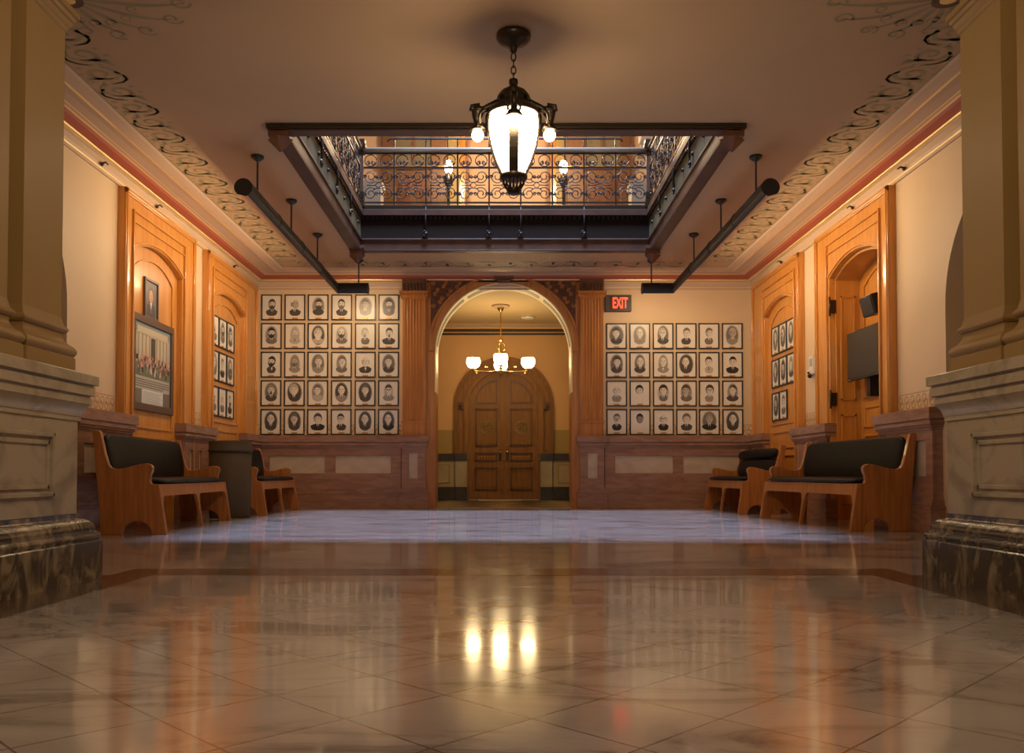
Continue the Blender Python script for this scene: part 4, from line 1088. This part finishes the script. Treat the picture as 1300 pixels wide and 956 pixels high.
# ------------------------------------------------------------------ wall fittings
e = empty('exit_sign', (px_b(785)+.0, YB-.001, 3.75), 0, 'dark box sign reading EXIT in glowing red letters above the portraits', 'exit sign')
b = MB(); b.box(-.25, .25, -.09, 0, 0, .31, mat('bronze_sign_box', (.06,.038,.026), .5)); b.build('housing', e, bevel=.006)
b = MB(); b.box(-.16, .235, -.096, -.09, .03, .28, mat('sign_face', (.03,.014,.010), .5)); b.build('face_plate', e, bevel=.002)
cu = bpy.data.curves.new('exit_letters', 'FONT'); cu.body = 'EXIT'; cu.size = .30; cu.extrude = .004; cu.offset = .006; cu.align_x = 'CENTER'
to = bpy.data.objects.new('exit_letters', cu); C.objects.link(to)
bpy.context.view_layer.update()
me = bpy.data.meshes.new_from_object(to.evaluated_get(bpy.context.evaluated_depsgraph_get()))
bpy.data.objects.remove(to); 
xs = [v.co.x for v in me.vertices]; ys = [v.co.y for v in me.vertices]
sx = .285/(max(xs)-min(xs)); sy = .205/(max(ys)-min(ys)); mx_ = (max(xs)+min(xs))/2; my_ = min(ys)
for v in me.vertices: v.co = Vector(((v.co.x-mx_)*sx+.035, -.100-v.co.z, (v.co.y-my_)*sy+.052))
me.materials.clear(); me.materials.append(exit_m)
lt = bpy.data.objects.new('letters', me); C.objects.link(lt); lt.parent = e

# thermostat / call box on the strip of plaster between the two doorways
e = empty('intercom_switch', (XR-.001, 13.28, 2.10), -PI/2, 'white wall phone box with a dark handset on plaster between two oak doorways', 'wall device')
b = MB(); b.box(-.09, .09, -.04, 0, .08, .36, white_pl); b.box(-.055,.055,-.046,-.04,.20,.32, mat('grey_insert', (.35,.33,.3), .4)); b.build('case', e, bevel=.008)
b = MB(); b.ball((.03,-.07,.05), .035, iron, 10); b.ball((-.05,-.06,.12), .03, steel, 10); b.tube([(-.05,-.06,.12),(0,-.08,.10),(.03,-.07,.05)], .016, iron, 7); b.build('handset', e)

# television, speaker
e = empty('wall_television', (XR+.13, 11.60, 1.94), -PI/2, 'flat black television mounted in the deep oak doorway', 'television')
b = MB(); b.box(-.60, .60, -.045, 0, 0, .68, frame_m); b.build('cabinet', e, bevel=.008)
b = MB(); b.box(-.575, .575, -.050, -.045, .035, .655, screen); b.build('screen', e)
b = MB(); b.box(-.2, .2, 0, .20, .2, .5, iron); b.box(-.05,.05,.0,.21,-.25,.05,iron); b.build('wall_mount', e)
b = MB(); b.box(-.54,-.48,-.052,-.05,.012,.022, steel); b.build('logo_strip', e)
e = empty('wall_speaker', (XR+.20, 11.16, 2.75), -PI/2, 'small black speaker tilted down above the television', 'speaker')
b = MB(Matrix.Rotation(math.radians(14), 4, 'X')); b.prism([(-.16,0),(.16,0),(.13,.30),(-.13,.30)], 'y', -.24, .0, frame_m) if False else b.box(-.18, .18, -.24, -.0, 0, .26, frame_m); b.build('box', e, bevel=.01)
b = MB(Matrix.Rotation(math.radians(14), 4, 'X')); b.box(-.165,.165,-.248,-.24,.015,.245, fix_m); b.build('grille', e)
b = MB(); b.box(-.03, .03, -.05, .14, .06, .12, iron); b.build('bracket', e)
b = MB(); b.box(XR+.27, XR+.33, 10.85, 10.98, 1.62, 1.86, frame_m)
tag(b.build('cable_box', bevel=.004), 'small black cable box on the oak door just below the television', 'box')

# little hooks on the cornice
hk = None
for i, (M, u, lab) in enumerate(((ML,9.95,'above the plaster next to the poster doorway'),(ML,11.55,'above the poster doorway'),(ML,14.9,'above the nine-portrait doorway'),
                      (MR,10.1,'above the plaster next to the television doorway'),(MR,11.6,'above the television doorway'),(MR,14.6,'above the eight-portrait doorway'))):
    b = MB(M)
    b.ball((u,.06,4.235), .022, iron_g, 8); b.tube([(u,.04,4.24),(u,.10,4.26),(u+.03,.12,4.24)], .010, iron_g, 6); b.tube([(u,.05,4.24),(u+.05,.07,4.27)], .010, iron_g, 6)
    tag(b.build('picture_hook'), 'small dark hook on the cornice '+lab, 'hook', 'hooks along the cornice')

# ------------------------------------------------------------------ benches
END = [(0,0),(-.02,.30),(-.095,1.10),(-.075,1.112),(-.035,1.112),(-.012,1.095),(.04,.86),(.075,.745),(.10,.715),(.145,.70),(.22,.706),(.33,.735),(.42,.757),(.475,.760),(.515,.745),(.535,.715),(.53,.68),(.512,.63),(.508,.575),(.52,.545),(.545,.537),(.60,.537),(.685,0),(.53,0)]
END += [(.375+.155*math.cos(PI*i/12), .145*math.sin(PI*i/12)) for i in range(1,12)]+[(.22,0)]
def bench(loc, rz, L, label, seam=False, name='oak_bench'):
    root = empty(name, loc, rz, label, 'bench', 'oak benches with black cushions along the walls')
    for x in (0, L-.06):
        b = MB(); b.prism([(-d_+0, z) for d_, z in END], 'x', x, x+.06, bench_m); b.build('end_panel', root, bevel=.007)
    b = MB()
    bot = .41
    def half(a, c):      # arched underside of the apron between two supports
        pts = [(a,.30),(a+.018,.335)]; r = .075
        pts += [(a+.02+r*(1-math.cos(t*PI/12)), bot-.075+r*math.sin(t*PI/12)) for t in range(7)]
        q = [(c-(p[0]-a), p[1]) for p in pts][::-1]
        return pts+q
    m0 = L/2
    out = [(.06,.537)]+half(.06, m0-.03)+[(m0-.022,0),(m0+.022,0)]+half(m0+.03, L-.06)+[(L-.06,.537)]
    b.prism(out, 'y', -.598, -.56, bench_m, fn=lambda q: (q[0], q[1]-(.537-q[2])*.155, q[2]))
    b.build('front_apron', root, bevel=.004)
    b = MB(); b.box(.05, L-.05, -.58, -.06, .495, .530, bench_m); b.build('seat_board', root, bevel=.003)
    b = MB()   # back board
    b.prism([(-.03,.50),(.055,1.06),(.082,1.06),(0,.50)], 'x', .05, L-.05, bench_m); b.build('back_board', root)
    def pad(name, x0, x1, sec, nseg, amp, seed, eb=.80):
        b = MB(); rnd = random.Random(seed); rows = []
        for i in range(nseg+1):
            t = i/nseg; x = x0+(x1-x0)*t
            e_ = min(1, min(t, 1-t)*nseg/2.0); sc = eb+(1-eb)*math.sin(e_*PI/2)
            cy_ = sum(p[0] for p in sec)/len(sec); cz_ = sum(p[1] for p in sec)/len(sec)
            rows.append([b.v((x, cy_+(p[0]-cy_)*(.94+.06*e_), cz_+(p[1]-cz_)*sc+rnd.uniform(-amp, amp))) for p in sec])
        n = len(sec)
        for A, B in zip(rows, rows[1:]):
            for k in range(n): b.face([A[k], A[(k+1) % n], B[(k+1) % n], B[k]], vinyl, True)
        b.face(rows[0][::-1], vinyl, True); b.face(rows[-1], vinyl, True)
        o = b.build(name, root)
        s_ = o.modifiers.new('soft', 'SUBSURF'); s_.levels = 1; s_.render_levels = 2
        return o
    pad('seat_cushion', .065, L-.065, [(-.61,.545),(-.63,.570),(-.60,.598),(-.45,.612),(-.25,.610),(-.14,.604),(-.125,.57),(-.14,.540),(-.35,.537),(-.55,.537)], 14, .005, 3)
    if seam:
        pad('back_cushion', .062, L-.062, [(-.045,.56),(-.10,.60),(-.095,.75),(-.055,.88),(-.035,.90),(.0,.88),(-.015,.70)], 10, .002, 5)
        pad('back_cushion_roll', .062, L-.062, [(-.04,.90),(-.085,.93),(-.075,1.02),(-.03,1.085),(.02,1.08),(.03,.99),(.0,.92)], 10, .002, 6)
    else:
        pad('back_cushion', .062, L-.062, [(-.04,.55),(-.075,.56),(-.085,.60),(-.080,.75),(-.052,.90),(-.022,1.03),(-.010,1.075),(.01,1.09),(.045,1.088),(.05,1.06),(.03,.97),(-.015,.70)], 10, .002, 5, .97)
    return root
# local x runs along the bench, local -y is its front; rear-bottom of the near end at the origin
bench((-4.27, 9.22, 0), PI/2+math.radians(4.2), 2.90, 'oak bench with one long black cushion below the poster doorway')
bench((-4.33, 13.42, 0), PI/2+math.radians(1), 2.30, 'oak bench with black cushion between the bin and the larger portrait grid')
bench((4.42, 12.68, 0), -PI/2+math.radians(3.2), 2.92, 'oak bench with smooth black back cushion below the television')
bench((4.42, 16.12, 0), -PI/2+math.radians(1), 2.20, 'oak bench with two-part black back cushion in the corner below the EXIT portraits', True)

e = empty('waste_bin', (-4.04, 12.86, 0), 0, 'tall round brown bin standing between two oak benches', 'bin')
b = MB(); b.lathe([(0,0),(.29,0),(.295,.03),(.305,.98),(.0,.98)], bin_m, n=40); b.build('body', e)
b = MB(); b.lathe([(.305,.975),(.320,.98),(.320,1.0),(.309,1.005),(.309,1.12),(.30,1.135),(.20,1.13),(.19,1.02),(0,1.02)], bin_m, n=40); b.build('lid', e)

# ------------------------------------------------------------------ lights
def area(name, loc, target, sx, sy, power, col):
    l = bpy.data.lights.new(name, 'AREA'); l.shape = 'RECTANGLE'; l.size = sx; l.size_y = sy; l.energy = power; l.color = col
    o = bpy.data.objects.new(name, l); C.objects.link(o); o.location = loc
    o.rotation_euler = (Vector(target)-Vector(loc)).to_track_quat('-Z', 'Y').to_euler()
    return o
def point(name, loc, r, power, col):
    l = bpy.data.lights.new(name, 'POINT'); l.shadow_soft_size = r; l.energy = power; l.color = col
    o = bpy.data.objects.new(name, l); C.objects.link(o); o.location = loc
    return o
area('skylight_daylight', (.04, 12.0, 14.4), (.04, 12.0, 0), 1.6, 1.6, 3600, (.56,.70,1.0))
point('gallery_lamp_light', (-1.05, 17.0, 7.3), .15, 120, (1,.72,.42))
point('gallery_lamp_light', (1.3, 17.0, 7.3), .15, 120, (1,.72,.42))
for xx, nm in ((-2.97,'washer_light'),(3.07,'washer_light')):
    sg = -1 if xx < 0 else 1
    area(nm, (xx+sg*.02, 12.5, 3.93), (sg*4.75, 12.5, 3.35), 5.0, .05, 70, (1,.74,.44))
area('washer_light', (-2.68, 15.33, 3.93), (-2.68, 16.5, 2.6), .6, .05, 13, (1,.74,.44))
area('washer_light', (2.78, 15.33, 3.93), (2.78, 16.5, 2.6), .6, .05, 13, (1,.74,.44))
# unseen fill light added to brighten the foreground
area('entrance_fill_light', (.04, 1.0, 3.9), (.04, 9.0, 2.0), 1.2, 1.0, 66, (1,.76,.50))

w = bpy.data.worlds.new('dim_hall'); bpy.context.scene.world = w; w.use_nodes = True
w.node_tree.nodes['Background'].inputs[0].default_value = (1,.68,.42,1)
w.node_tree.nodes['Background'].inputs[1].default_value = .10

# ------------------------------------------------------------------ camera
cam = bpy.data.cameras.new('camera'); co = bpy.data.objects.new('camera', cam); C.objects.link(co)
th = math.radians(1.5)
co.location = (0,0,.645); co.rotation_euler = (PI/2+th, 0, 0)
cam.sensor_width = 36; cam.lens = 1100/1300*36
cam.shift_x = 12/1300; cam.shift_y = (yp-478)/1300
cam.clip_start = .05; cam.clip_end = 200
bpy.context.scene.camera = co

# bring everything to metres
bpy.context.view_layer.update()
done = set()
for o in list(C.objects):
    o.location = o.location*K
    if o.type == 'MESH':
        if o.data.name not in done:
            done.add(o.data.name); o.data.transform(Matrix.Scale(K, 4))
        for md in o.modifiers:
            if md.type == 'BEVEL': md.width *= K
    elif o.type == 'LIGHT':
        if o.data.type == 'AREA': o.data.size *= K; o.data.size_y *= K
        else: o.data.shadow_soft_size *= K
        o.data.energy *= K*K
    if o.type == 'EMPTY': o.empty_display_size *= K

sc = bpy.context.scene
sc.view_settings.view_transform = 'Standard'; sc.view_settings.look = 'None'
sc.view_settings.gamma = 1; sc.view_settings.use_curve_mapping = False
sc.view_settings.exposure = .25
sc.cycles.max_bounces = 8
sc.cycles.sample_clamp_indirect = 6
